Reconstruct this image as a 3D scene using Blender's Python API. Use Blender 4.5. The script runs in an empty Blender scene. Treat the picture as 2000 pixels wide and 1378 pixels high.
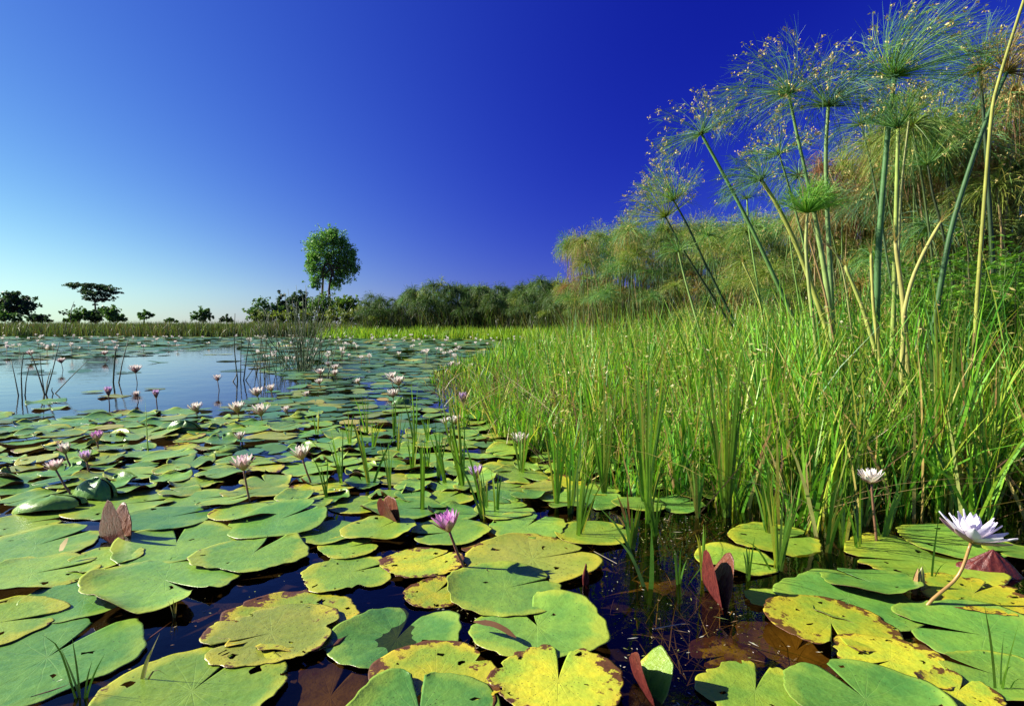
import bpy, math
import numpy as np
from mathutils import Vector, Matrix, Euler

sc = bpy.context.scene
rng = np.random.default_rng(11)
R = math.radians

# ------------------------------------------------------------------ camera
CAM_H, F, HORIZON = 0.80, 1111.0, 632.0
PITCH = math.atan((689.0 - HORIZON) / F)
cam_d = bpy.data.cameras.new('camera')
cam_d.lens = 20.0
cam_d.sensor_width = 36.0
cam_d.clip_start = 0.02
cam_d.clip_end = 3000
cam = bpy.data.objects.new('camera', cam_d)
sc.collection.objects.link(cam)
cam.location = (0, 0, CAM_H)
cam.rotation_euler = (R(90) - PITCH, 0, 0)
sc.camera = cam

# ------------------------------------------------------------------ sky, sun, exposure
SUN_ELEV, SUN_AZ = R(31), R(174)          # direction to the sun, azimuth measured from +X towards +Y
world = bpy.data.worlds.new('World')
sc.world = world
world.use_nodes = True
wn, wl = world.node_tree.nodes, world.node_tree.links
wn.clear()
sky = wn.new('ShaderNodeTexSky')
sky.sky_type = 'NISHITA'
sky.sun_disc = False
sky.sun_elevation = SUN_ELEV
sky.sun_rotation = math.pi / 2 - SUN_AZ
sky.altitude = 900
sky.air_density = 1.0
sky.dust_density = 0.35
sky.ozone_density = 3.0
hs = wn.new('ShaderNodeHueSaturation')
hs.inputs['Saturation'].default_value = 1.25
wl.new(sky.outputs[0], hs.inputs['Color'])
# the deep polarised blue of this sky: darkest a quarter turn away from the sun, everywhere round the dome
EXPOSURE, SKY_STRENGTH = 1.15, 0.07
def wmath(op, a, b=None):
    x = wn.new('ShaderNodeMath')
    x.operation = op
    for i, v in enumerate((a, b)):
        if v is None: continue
        if isinstance(v, (int, float)): x.inputs[i].default_value = v
        else: wl.new(v, x.inputs[i])
    return x.outputs[0]
geo = wn.new('ShaderNodeTexCoord')
dot = wn.new('ShaderNodeVectorMath')
dot.operation = 'DOT_PRODUCT'
wl.new(geo.outputs['Generated'], dot.inputs[0])
dot.inputs[1].default_value = (math.cos(SUN_ELEV) * math.cos(SUN_AZ), math.cos(SUN_ELEV) * math.sin(SUN_AZ), math.sin(SUN_ELEV))
c2 = wmath('MULTIPLY', dot.outputs['Value'], dot.outputs['Value'])
pol = wmath('DIVIDE', wmath('SUBTRACT', 1.0, c2), wmath('ADD', 1.0, c2))
keep = wmath('SUBTRACT', 1.0, wmath('MULTIPLY', pol, 0.85))
sepc = wn.new('ShaderNodeSeparateColor')
wl.new(hs.outputs[0], sepc.inputs[0])
comb = wn.new('ShaderNodeCombineColor')
for i, (gain, power, pp) in enumerate(((0.640, 1.227, 1.030), (0.790, 1.545, 1.080), (0.160, 0.748, 0.230))):
    v = wmath('POWER', wmath('MULTIPLY', sepc.outputs[i], 0.1177), power)
    v = wmath('MULTIPLY', v, wmath('POWER', keep, pp))
    v = wmath('MULTIPLY', v, math.exp(gain))
    v = wmath('DIVIDE', v, wmath('ADD', 1.0, wmath('MULTIPLY', wmath('MULTIPLY', v, v), (0.44, 0.20, 0.06)[i])))
    v = wmath('MULTIPLY', v, 1.0 / (SKY_STRENGTH * 2 ** EXPOSURE))
    wl.new(v, comb.inputs[i])
bg = wn.new('ShaderNodeBackground')
bg.inputs[1].default_value = SKY_STRENGTH
wo = wn.new('ShaderNodeOutputWorld')
wl.new(comb.outputs[0], bg.inputs[0])
wl.new(bg.outputs[0], wo.inputs[0])

sun_d = bpy.data.lights.new('sun', 'SUN')
sun_d.energy = 5.0
sun_d.angle = R(0.53)
sun_d.color = (1.0, 0.93, 0.80)
sun = bpy.data.objects.new('sun', sun_d)
sc.collection.objects.link(sun)
to_sun = Vector((math.cos(SUN_ELEV) * math.cos(SUN_AZ), math.cos(SUN_ELEV) * math.sin(SUN_AZ), math.sin(SUN_ELEV)))
sun.rotation_euler = to_sun.to_track_quat('Z', 'Y').to_euler()
sun.location = to_sun * 50

sc.view_settings.view_transform = 'Standard'
sc.view_settings.look = 'None'
sc.view_settings.gamma = 1.0
sc.view_settings.use_curve_mapping = False
sc.view_settings.exposure = EXPOSURE
sc.render.engine = 'CYCLES'
sc.cycles.use_denoising = True
sc.cycles.max_bounces = 6
sc.cycles.transparent_max_bounces = 12
sc.cycles.caustics_reflective = False
sc.cycles.caustics_refractive = False

# ------------------------------------------------------------------ helpers
ST, CT = math.sin(PITCH), math.cos(PITCH)

def ray(px, py):
    a, b = (px - 1000.0) / F, (689.0 - py) / F
    return Vector((a, CT + b * ST, -ST + b * CT))

def G(px, py, z=0.0):
    """point on the level z that the pixel looks at"""
    d = ray(px, py)
    t = (z - CAM_H) / d.z
    return Vector((0, 0, CAM_H)) + d * t

def PD(px, py, Y):
    """point at depth Y on the pixel's ray"""
    d = ray(px, py)
    return Vector((0, 0, CAM_H)) + d * (Y / d.y)

def project(X, Y, Z=0.0):
    z = Z - CAM_H
    fwd = Y * CT - z * ST
    up = Y * ST + z * CT
    return 1000 + F * X / fwd, 689 - F * up / fwd

def link(o, parent=None):
    sc.collection.objects.link(o)
    if parent is not None:
        o.parent = parent
    return o

def tag(o, label=None, cat=None, group=None, kind=None):
    if label: o['label'] = label
    if cat: o['category'] = cat
    if group: o['group'] = group
    if kind: o['kind'] = kind
    return o

def empty(name, loc, label=None, cat=None, group=None, kind=None):
    o = bpy.data.objects.new(name, None)
    o.empty_display_size = 0.05
    o.location = loc
    link(o)
    return tag(o, label, cat, group, kind)

def make_mesh(name, verts, quads=None, tris=None, mats=(), col=None, smooth=True, midx=None):
    me = bpy.data.meshes.new(name)
    verts = np.asarray(verts, dtype=np.float32).reshape(-1, 3)
    q = np.zeros((0, 4), np.int32) if quads is None else np.asarray(quads, np.int32).reshape(-1, 4)
    t = np.zeros((0, 3), np.int32) if tris is None else np.asarray(tris, np.int32).reshape(-1, 3)
    me.vertices.add(len(verts))
    me.vertices.foreach_set('co', verts.ravel())
    loops = np.concatenate([q.ravel(), t.ravel()])
    me.loops.add(len(loops))
    me.loops.foreach_set('vertex_index', loops)
    me.polygons.add(len(q) + len(t))
    starts = np.concatenate([np.arange(len(q)) * 4, len(q) * 4 + np.arange(len(t)) * 3]).astype(np.int32)
    me.polygons.foreach_set('loop_start', starts)
    for m in mats:
        me.materials.append(m)
    if midx is not None:
        me.polygons.foreach_set('material_index', np.asarray(midx, np.int32))
    me.polygons.foreach_set('use_smooth', np.full(len(q) + len(t), smooth, dtype=bool))
    me.update(calc_edges=True)
    if col is not None:
        a = me.color_attributes.new('Col', 'FLOAT_COLOR', 'POINT')
        c = np.ones((len(verts), 4), np.float32)
        c[:, :3] = np.asarray(col, np.float32).reshape(-1, 3)
        a.data.foreach_set('color', c.ravel())
    return me

class Geo:
    """collects ribbons, tubes and cards into ONE mesh"""
    def __init__(self):
        self.v, self.q, self.t, self.c, self.n = [], [], [], [], 0
    def add(self, v, q=None, t=None, c=(1, 1, 1)):
        v = np.asarray(v, np.float32).reshape(-1, 3)
        self.v.append(v)
        if q is not None and len(q): self.q.append(np.asarray(q, np.int64).reshape(-1, 4) + self.n)
        if t is not None and len(t): self.t.append(np.asarray(t, np.int64).reshape(-1, 3) + self.n)
        c = np.asarray(c, np.float32)
        self.c.append(np.broadcast_to(c, (len(v), 3)) if c.ndim == 1 else c)
        self.n += len(v)
    def ribbons(self, P, W, side, col):
        """P (N,S,3) centre lines, W (N,S) widths, side (N,3), col (N,3)"""
        N, S, _ = P.shape
        off = side[:, None, :] * (W[:, :, None] * 0.5)
        v = np.stack([P - off, P + off], axis=2)
        base = (np.arange(N) * S * 2)[:, None]
        k = np.arange(S - 1)[None, :] * 2
        a = base + k
        q = np.stack([a, a + 1, a + 3, a + 2], axis=2)
        c = np.repeat(col, S * 2, axis=0)
        self.add(v, q, None, c)
    def cards(self, C, U, V, col):
        """diamond leaves: centres C, half axes U and V (N,3)"""
        N = len(C)
        v = np.stack([C - U, C - V, C + U, C + V], axis=1)
        q = (np.arange(N) * 4)[:, None] + np.arange(4)[None, :]
        self.add(v, q, None, np.repeat(col, 4, axis=0))
    def tube(self, pts, rad, n=8, col=(1, 1, 1), cap=True):
        pts = [Vector(p) for p in pts]
        m = len(pts)
        rad = np.broadcast_to(np.asarray(rad, float), (m,))
        vs = []
        ref = Vector((0.31, 0.95, 0.05))
        for i, p in enumerate(pts):
            d = (pts[min(i + 1, m - 1)] - pts[max(i - 1, 0)]).normalized()
            s = d.cross(ref)
            if s.length < 1e-3: s = d.cross(Vector((1, 0, 0)))
            s.normalize()
            u = s.cross(d)
            for k in range(n):
                a = 2 * math.pi * k / n
                vs.append(p + s * math.cos(a) * rad[i] + u * math.sin(a) * rad[i])
        q = [[i * n + k, i * n + (k + 1) % n, (i + 1) * n + (k + 1) % n, (i + 1) * n + k] for i in range(m - 1) for k in range(n)]
        t = []
        if cap:
            for b, i in ((0, 0), (1, m - 1)):
                vs.append(pts[i])
                ci = len(vs) - 1
                t += [[ci, i * n + k, i * n + (k + 1) % n] for k in range(n)]
        self.add([tuple(v) for v in vs], q, t, col)
    def mesh(self, name, mat, smooth=True):
        v = np.concatenate(self.v)
        q = np.concatenate(self.q) if self.q else None
        t = np.concatenate(self.t) if self.t else None
        return make_mesh(name, v, q, t, (mat,), np.concatenate(self.c), smooth)
    def obj(self, name, mat, parent=None, smooth=True, loc=None):
        o = bpy.data.objects.new(name, self.mesh(name, mat, smooth))
        link(o, parent)
        if loc is not None: o.location = loc
        return o

def jit(col, n, amt=0.18, r=rng):
    c = np.asarray(col, float)[None, :] * (1 + amt * r.standard_normal((n, 1))) * (1 + 0.5 * amt * r.standard_normal((n, 3)))
    return np.clip(c, 0.002, 0.9)

def pick(cols, weights, n, amt=0.16, r=rng):
    cols = np.asarray(cols, float)
    w = np.asarray(weights, float)
    i = r.choice(len(cols), n, p=w / w.sum())
    c = cols[i] * (1 + amt * r.standard_normal((n, 1))) * (1 + 0.4 * amt * r.standard_normal((n, 3)))
    return np.clip(c, 0.002, 0.9)

def smooth_path(pts, n=14):
    """Catmull-Rom through the points"""
    P = [Vector(p) for p in pts]
    P = [P[0] * 2 - P[1]] + P + [P[-1] * 2 - P[-2]]
    out = []
    m = len(P) - 3
    for k in range(n + 1):
        u = k / n * m
        i = min(int(u), m - 1)
        t = u - i
        a, b, c, d = P[i], P[i + 1], P[i + 2], P[i + 3]
        out.append(0.5 * ((2 * b) + (c - a) * t + (2 * a - 5 * b + 4 * c - d) * t * t + (3 * b - a - 3 * c + d) * t ** 3))
    return out

def in_poly(X, Y, poly):
    X, Y = np.asarray(X, float), np.asarray(Y, float)
    ins = np.zeros(X.shape, bool)
    n = len(poly)
    for i in range(n):
        x0, y0 = poly[i]
        x1, y1 = poly[(i + 1) % n]
        c = ((y0 > Y) != (y1 > Y))
        with np.errstate(divide='ignore', invalid='ignore'):
            xi = (x1 - x0) * (Y - y0) / ((y1 - y0) if y1 != y0 else 1e-9) + x0
        ins ^= c & (X < xi)
    return ins

def poly_dist(X, Y, poly):
    X, Y = np.asarray(X, float), np.asarray(Y, float)
    best = np.full(X.shape, 1e9)
    n = len(poly)
    for i in range(n):
        ax, ay = poly[i]
        bx, by = poly[(i + 1) % n]
        dx, dy = bx - ax, by - ay
        t = np.clip(((X - ax) * dx + (Y - ay) * dy) / (dx * dx + dy * dy + 1e-12), 0, 1)
        best = np.minimum(best, np.hypot(X - ax - t * dx, Y - ay - t * dy))
    return best

# ------------------------------------------------------------------ materials
def new_mat(name):
    m = bpy.data.materials.new(name)
    m.use_nodes = True
    nt = m.node_tree
    nt.nodes.clear()
    return m, nt.nodes, nt.links

def rgb(n, c):
    x = n.new('ShaderNodeRGB')
    x.outputs[0].default_value = (*c, 1)
    return x.outputs[0]

def math_node(n, l, op, a, b=None, c=None):
    x = n.new('ShaderNodeMath')
    x.operation = op
    for i, s in enumerate((a, b, c)):
        if s is None: continue
        if isinstance(s, (int, float)): x.inputs[i].default_value = s
        else: l.new(s, x.inputs[i])
    return x.outputs[0]

def mix_col(n, l, fac, a, b, mode='MIX'):
    x = n.new('ShaderNodeMix')
    x.data_type = 'RGBA'
    x.blend_type = mode
    for sock, v in ((x.inputs[0], fac), (x.inputs[6], a), (x.inputs[7], b)):
        if isinstance(v, (int, float)): sock.default_value = v
        elif isinstance(v, tuple): sock.default_value = (*v, 1)
        else: l.new(v, sock)
    return x.outputs[2]

def ramp(n, l, fac, stops):
    x = n.new('ShaderNodeValToRGB')
    e = x.color_ramp.elements
    while len(e) < len(stops): e.new(0.5)
    for k, (p, c) in enumerate(stops):
        e[k].position = p
        e[k].color = (c, c, c, 1) if isinstance(c, (int, float)) else (*c, 1)
    l.new(fac, x.inputs[0])
    return x.outputs[0]

def noise(n, l, vec, scale, detail=3, rough=0.55):
    x = n.new('ShaderNodeTexNoise')
    x.inputs['Scale'].default_value = scale
    x.inputs['Detail'].default_value = detail
    x.inputs['Roughness'].default_value = rough
    if vec is not None: l.new(vec, x.inputs['Vector'])
    return x.outputs['Fac']

def plant_mat(name, trans=0.3, rough=0.45, spec=0.35, nscale=18.0, namt=0.35, tint=(1.15, 1.2, 0.6)):
    """leaf tissue coloured by each leaf's own colour, letting some light through"""
    m, n, l = new_mat(name)
    at = n.new('ShaderNodeAttribute')
    at.attribute_name = 'Col'
    tc = n.new('ShaderNodeTexCoord')
    nz = noise(n, l, tc.outputs['Object'], nscale, 4)
    f = ramp(n, l, nz, [(0.25, 1 - namt), (0.75, 1 + namt * 0.6)])
    c = mix_col(n, l, 1.0, at.outputs['Color'], f, 'MULTIPLY')
    b = n.new('ShaderNodeBsdfPrincipled')
    l.new(c, b.inputs['Base Color'])
    b.inputs['Roughness'].default_value = rough
    b.inputs['Specular IOR Level'].default_value = spec
    out = n.new('ShaderNodeOutputMaterial')
    if trans > 0:
        tr = n.new('ShaderNodeBsdfTranslucent')
        l.new(mix_col(n, l, 1.0, c, tint, 'MULTIPLY'), tr.inputs['Color'])
        mx = n.new('ShaderNodeMixShader')
        mx.inputs[0].default_value = trans
        l.new(b.outputs[0], mx.inputs[1])
        l.new(tr.outputs[0], mx.inputs[2])
        l.new(mx.outputs[0], out.inputs[0])
    else:
        l.new(b.outputs[0], out.inputs[0])
    return m

def pad_mat(name, ca, cb, rim, spots, decay, vein=(0.27, 0.42, 0.10), rough=0.29, rim_at=0.8, veins=0.34):
    """upper face of a lily pad: two greens, paler radial veins, a rim tint, specks and brown decay"""
    m, n, l = new_mat(name)
    tc = n.new('ShaderNodeTexCoord')
    oi = n.new('ShaderNodeObjectInfo')
    off = n.new('ShaderNodeVectorMath')
    off.operation = 'SCALE'
    cmb = n.new('ShaderNodeCombineXYZ')
    cmb.inputs[0].default_value, cmb.inputs[1].default_value, cmb.inputs[2].default_value = 61, 37, 53
    l.new(cmb.outputs[0], off.inputs[0])
    l.new(oi.outputs['Random'], off.inputs['Scale'])
    add = n.new('ShaderNodeVectorMath')
    l.new(tc.outputs['Object'], add.inputs[0])
    l.new(off.outputs[0], add.inputs[1])
    vec = add.outputs[0]
    sep = n.new('ShaderNodeSeparateXYZ')
    l.new(tc.outputs['Object'], sep.inputs[0])
    x, y = sep.outputs[0], sep.outputs[1]
    r2 = math_node(n, l, 'ADD', math_node(n, l, 'MULTIPLY', x, x), math_node(n, l, 'MULTIPLY', y, y))
    r = math_node(n, l, 'SQRT', r2)
    ang = math_node(n, l, 'ARCTAN2', y, x)
    n1 = noise(n, l, vec, 1.7, 4)
    n2 = noise(n, l, vec, 9.0, 5, 0.6)
    base = mix_col(n, l, ramp(n, l, n1, [(0.33, 0.0), (0.68, 1.0)]), ca, cb)
    base = mix_col(n, l, 1.0, base, ramp(n, l, n2, [(0.25, 0.86), (0.75, 1.12)]), 'MULTIPLY')
    # each pad its own brightness
    base = mix_col(n, l, 1.0, base, ramp(n, l, oi.outputs['Random'], [(0.0, 0.78), (1.0, 1.18)]), 'MULTIPLY')
    # rim tint
    rr = math_node(n, l, 'ADD', r, math_node(n, l, 'MULTIPLY', math_node(n, l, 'SUBTRACT', n1, 0.5), 0.9))
    base = mix_col(n, l, math_node(n, l, 'MULTIPLY', ramp(n, l, rr, [(rim_at, 0.0), (min(rim_at + 0.3, 1.0), 1.0)]), 0.8), base, rim)
    # veins
    wob = math_node(n, l, 'MULTIPLY', math_node(n, l, 'SUBTRACT', n1, 0.5), 2.4)
    s = math_node(n, l, 'ABSOLUTE', math_node(n, l, 'SINE', math_node(n, l, 'ADD', math_node(n, l, 'MULTIPLY', ang, 9.5), wob)))
    s = math_node(n, l, 'MULTIPLY', s, math_node(n, l, 'ADD', r, 0.05))
    vm = ramp(n, l, s, [(0.0, 1.0), (0.11, 0.0)])
    vfade = ramp(n, l, r, [(0.0, 0.9), (0.95, 0.15)])
    vm = math_node(n, l, 'MULTIPLY', vm, vfade)
    base = mix_col(n, l, math_node(n, l, 'MULTIPLY', vm, veins), base, vein)
    # small dark specks
    vo = n.new('ShaderNodeTexVoronoi')
    vo.inputs['Scale'].default_value = 16
    l.new(vec, vo.inputs['Vector'])
    nsp = noise(n, l, vec, 2.6, 2)
    sp = math_node(n, l, 'MULTIPLY', ramp(n, l, vo.outputs['Distance'], [(0.10, 1.0), (0.2, 0.0)]), ramp(n, l, nsp, [(0.62 - 0.25 * spots, 0.0), (0.70 - 0.25 * spots, 1.0)]))
    base = mix_col(n, l, math_node(n, l, 'MULTIPLY', sp, 0.85 if spots > 0 else 0.0), base, (0.03, 0.018, 0.006))
    # brown decay, mostly along the margin
    nd = noise(n, l, vec, 3.4, 6, 0.65)
    de = math_node(n, l, 'ADD', nd, math_node(n, l, 'MULTIPLY', r2, 0.28))
    dm = ramp(n, l, de, [(1.02 - 0.42 * decay, 0.0), (1.06 - 0.42 * decay, 1.0)]) if decay > 0 else None
    if dm is not None:
        base = mix_col(n, l, dm, base, mix_col(n, l, n2, (0.035, 0.016, 0.006), (0.2, 0.085, 0.02)))
    b = n.new('ShaderNodeBsdfPrincipled')
    l.new(base, b.inputs['Base Color'])
    l.new(ramp(n, l, n2, [(0.2, rough - 0.06), (0.8, rough + 0.14)]), b.inputs['Roughness'])
    b.inputs['Specular IOR Level'].default_value = 0.5
    bm = n.new('ShaderNodeBump')
    bm.inputs['Strength'].default_value = 0.28
    bm.inputs['Distance'].default_value = 0.02
    hgt = math_node(n, l, 'SUBTRACT', math_node(n, l, 'MULTIPLY', n2, 0.5), math_node(n, l, 'MULTIPLY', vm, 0.10))
    l.new(hgt, bm.inputs['Height'])
    l.new(bm.outputs[0], b.inputs['Normal'])
    tr = n.new('ShaderNodeBsdfTranslucent')
    l.new(mix_col(n, l, 1.0, base, (1.1, 1.2, 0.5), 'MULTIPLY'), tr.inputs[0])
    mx = n.new('ShaderNodeMixShader')
    mx.inputs[0].default_value = 0.08
    l.new(b.outputs[0], mx.inputs[1])
    l.new(tr.outputs[0], mx.inputs[2])
    out = n.new('ShaderNodeOutputMaterial')
    l.new(mx.outputs[0], out.inputs[0])
    return m

def simple_mat(name, ca, cb, scale=12, rough=0.5, spec=0.4, bump=0.3, dist=0.004, coord='Object'):
    m, n, l = new_mat(name)
    tc = n.new('ShaderNodeTexCoord')
    nz = noise(n, l, tc.outputs[coord], scale, 5, 0.6)
    c = mix_col(n, l, ramp(n, l, nz, [(0.3, 0.0), (0.7, 1.0)]), ca, cb)
    b = n.new('ShaderNodeBsdfPrincipled')
    l.new(c, b.inputs['Base Color'])
    b.inputs['Roughness'].default_value = rough
    b.inputs['Specular IOR Level'].default_value = spec
    bm = n.new('ShaderNodeBump')
    bm.inputs['Strength'].default_value = bump
    bm.inputs['Distance'].default_value = dist
    l.new(nz, bm.inputs['Height'])
    l.new(bm.outputs[0], b.inputs['Normal'])
    o = n.new('ShaderNodeOutputMaterial')
    l.new(b.outputs[0], o.inputs[0])
    return m

M = {}
M['grass'] = plant_mat('grass_blade', 0.34, 0.42, 0.4)
M['umbel'] = plant_mat('papyrus_ray', 0.30, 0.5, 0.3, 30, 0.2)
M['seed'] = plant_mat('papyrus_spikelet', 0.15, 0.6, 0.2, 60, 0.3)
M['culm'] = plant_mat('papyrus_culm', 0.0, 0.55, 0.25, 11, 0.38)
M['leaf'] = plant_mat('tree_leaf', 0.32, 0.5, 0.3, 6, 0.3)
M['bark'] = simple_mat('bark', (0.05, 0.035, 0.025), (0.14, 0.105, 0.075), 3, 0.85, 0.2, 0.8, 0.05)
M['petal'] = plant_mat('petal', 0.28, 0.55, 0.25, 30, 0.08, (1.0, 0.95, 1.0))
M['stalk'] = plant_mat('lily_stalk', 0.0, 0.35, 0.5, 25, 0.3)
M['under'] = simple_mat('pad_underside', (0.10, 0.025, 0.02), (0.19, 0.07, 0.03), 3.0, 0.42, 0.5, 0.6, 0.02)
M['red_leaf'] = simple_mat('red_leaf', (0.05, 0.008, 0.009), (0.15, 0.028, 0.02), 7, 0.42, 0.35, 0.3, 0.02)
M['mud'] = simple_mat('pond_mud', (0.018, 0.012, 0.006), (0.06, 0.038, 0.018), 5, 0.9, 0.2, 0.8, 0.05)

PG = pad_mat('pad_green', (0.14, 0.31, 0.045), (0.24, 0.41, 0.045), (0.36, 0.43, 0.04), 0.4, 0.2)
PB = pad_mat('pad_deep_green', (0.08, 0.235, 0.042), (0.155, 0.325, 0.042), (0.24, 0.37, 0.045), 0.35, 0.16)
PYG = pad_mat('pad_yellow_green', (0.16, 0.31, 0.035), (0.27, 0.39, 0.035), (0.44, 0.44, 0.03), 0.5, 0.35, rim_at=0.76)
PY = pad_mat('pad_yellow', (0.26, 0.40, 0.035), (0.55, 0.51, 0.025), (0.60, 0.46, 0.03), 0.8, 0.70, vein=(0.6, 0.5, 0.06), rim_at=0.7)
PO = pad_mat('pad_spotted_olive', (0.24, 0.31, 0.035), (0.34, 0.36, 0.045), (0.46, 0.42, 0.03), 1.0, 0.5, rim_at=0.78)
PD_ = pad_mat('pad_decayed', (0.50, 0.38, 0.02), (0.20, 0.10, 0.03), (0.08, 0.035, 0.012), 0.4, 0.95, vein=(0.3, 0.16, 0.04), rim_at=0.55)
PBR = pad_mat('pad_sunken_brown', (0.15, 0.085, 0.025), (0.32, 0.20, 0.04), (0.09, 0.05, 0.018), 0.3, 0.75, vein=(0.3, 0.16, 0.05), rough=0.6, rim_at=0.5)
PADM = {'G': PG, 'B': PB, 'YG': PYG, 'Y': PY, 'O': PO, 'D': PD_, 'BR': PBR}

# water: clear brown film over the bed, mirror by angle
m, n, l = new_mat('pond_water')
tc = n.new('ShaderNodeTexCoord')
nz1 = noise(n, l, tc.outputs['Object'], 2.2, 3)
nz2 = noise(n, l, tc.outputs['Object'], 14.0, 3)
h = math_node(n, l, 'ADD', nz1, math_node(n, l, 'MULTIPLY', nz2, 0.22))
bm = n.new('ShaderNodeBump')
bm.inputs['Strength'].default_value = 0.12
bm.inputs['Distance'].default_value = 0.03
l.new(h, bm.inputs['Height'])
lw = n.new('ShaderNodeLayerWeight')          # Schlick reflectance of water
lw.inputs['Blend'].default_value = 0.5
l.new(bm.outputs[0], lw.inputs['Normal'])
schlick = math_node(n, l, 'ADD', math_node(n, l, 'MULTIPLY', math_node(n, l, 'POWER', lw.outputs['Facing'], 5.0), 0.97), 0.022)
gl = n.new('ShaderNodeBsdfGlossy')
gl.inputs['Roughness'].default_value = 0.015
gl.inputs['Color'].default_value = (0.96, 0.97, 1.0, 1)
l.new(bm.outputs[0], gl.inputs['Normal'])
tr = n.new('ShaderNodeBsdfTransparent')
tr.inputs['Color'].default_value = (0.52, 0.44, 0.26, 1)
mx = n.new('ShaderNodeMixShader')
l.new(schlick, mx.inputs[0])
l.new(tr.outputs[0], mx.inputs[1])
l.new(gl.outputs[0], mx.inputs[2])
o = n.new('ShaderNodeOutputMaterial')
l.new(mx.outputs[0], o.inputs[0])
M['water'] = m

# ------------------------------------------------------------------ setting: ground and water
LAND = [(3.4, -40), (3.1, 2.4), (2.9, 4.5), (3.0, 7), (2.8, 9.5), (1.8, 12.5), (1.1, 15), (1.9, 20), (1.2, 25), (-1, 29),
        (-5, 31), (-10, 32.5), (-16, 34.5), (-30, 36.5), (-70, 40), (-400, 55), (-400, 1500), (600, 1500), (600, -40)]
GRASS = [(3.3, 1.75), (1.9, 2.15), (1.1, 2.12), (0.80, 2.32), (0.52, 2.62), (0.25, 2.85), (0.02, 3.25), (-0.30, 4.1), (-0.72, 5.4),
         (-1.05, 7.2), (-1.35, 9.0), (-1.2, 11), (-0.4, 14), (1.6, 16.5), (2.6, 21), (9, 23), (9, 1.75)]

def terrain_h(X, Y):
    d = poly_dist(X, Y, LAND) * np.where(in_poly(X, Y, LAND), 1, -1)
    t = np.clip((d + 1.2) / 1.8, 0, 1)
    t = t * t * (3 - 2 * t)
    return -0.32 + 0.40 * t + 0.02 * np.sin(X * 2.1) * np.cos(Y * 1.7)

u = np.linspace(-1, 1, 150)
gx = np.sinh(u * 5.2) / np.sinh(5.2) * 1200
v = np.linspace(0, 1, 190)
gy = -40 + 32 * np.minimum(v / 0.08, 1) + np.where(v > 0.08, np.sinh((v - 0.08) / 0.92 * 4.6) / np.sinh(4.6) * 1400, 0)
XX, YY = np.meshgrid(gx, gy)
ZZ = terrain_h(XX, YY)
nx, ny = len(gx), len(gy)
ii = (np.arange(ny - 1)[:, None] * nx + np.arange(nx - 1)[None, :]).ravel()
quads = np.stack([ii, ii + 1, ii + nx + 1, ii + nx], 1)
o = bpy.data.objects.new('ground', make_mesh('ground', np.stack([XX, YY, ZZ], -1), quads, None, (M['mud'],)))
link(o); tag(o, 'dark muddy pond bed rising into the grassy banks', 'ground', kind='structure')
o = bpy.data.objects.new('water', make_mesh('water', [(-500, -40, 0), (40, -40, 0), (40, 90, 0), (-500, 90, 0)], [[0, 1, 2, 3]], None, (M['water'],)))
link(o); tag(o, 'still dark blue pond water between the lily pads', 'water', kind='structure')

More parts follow.
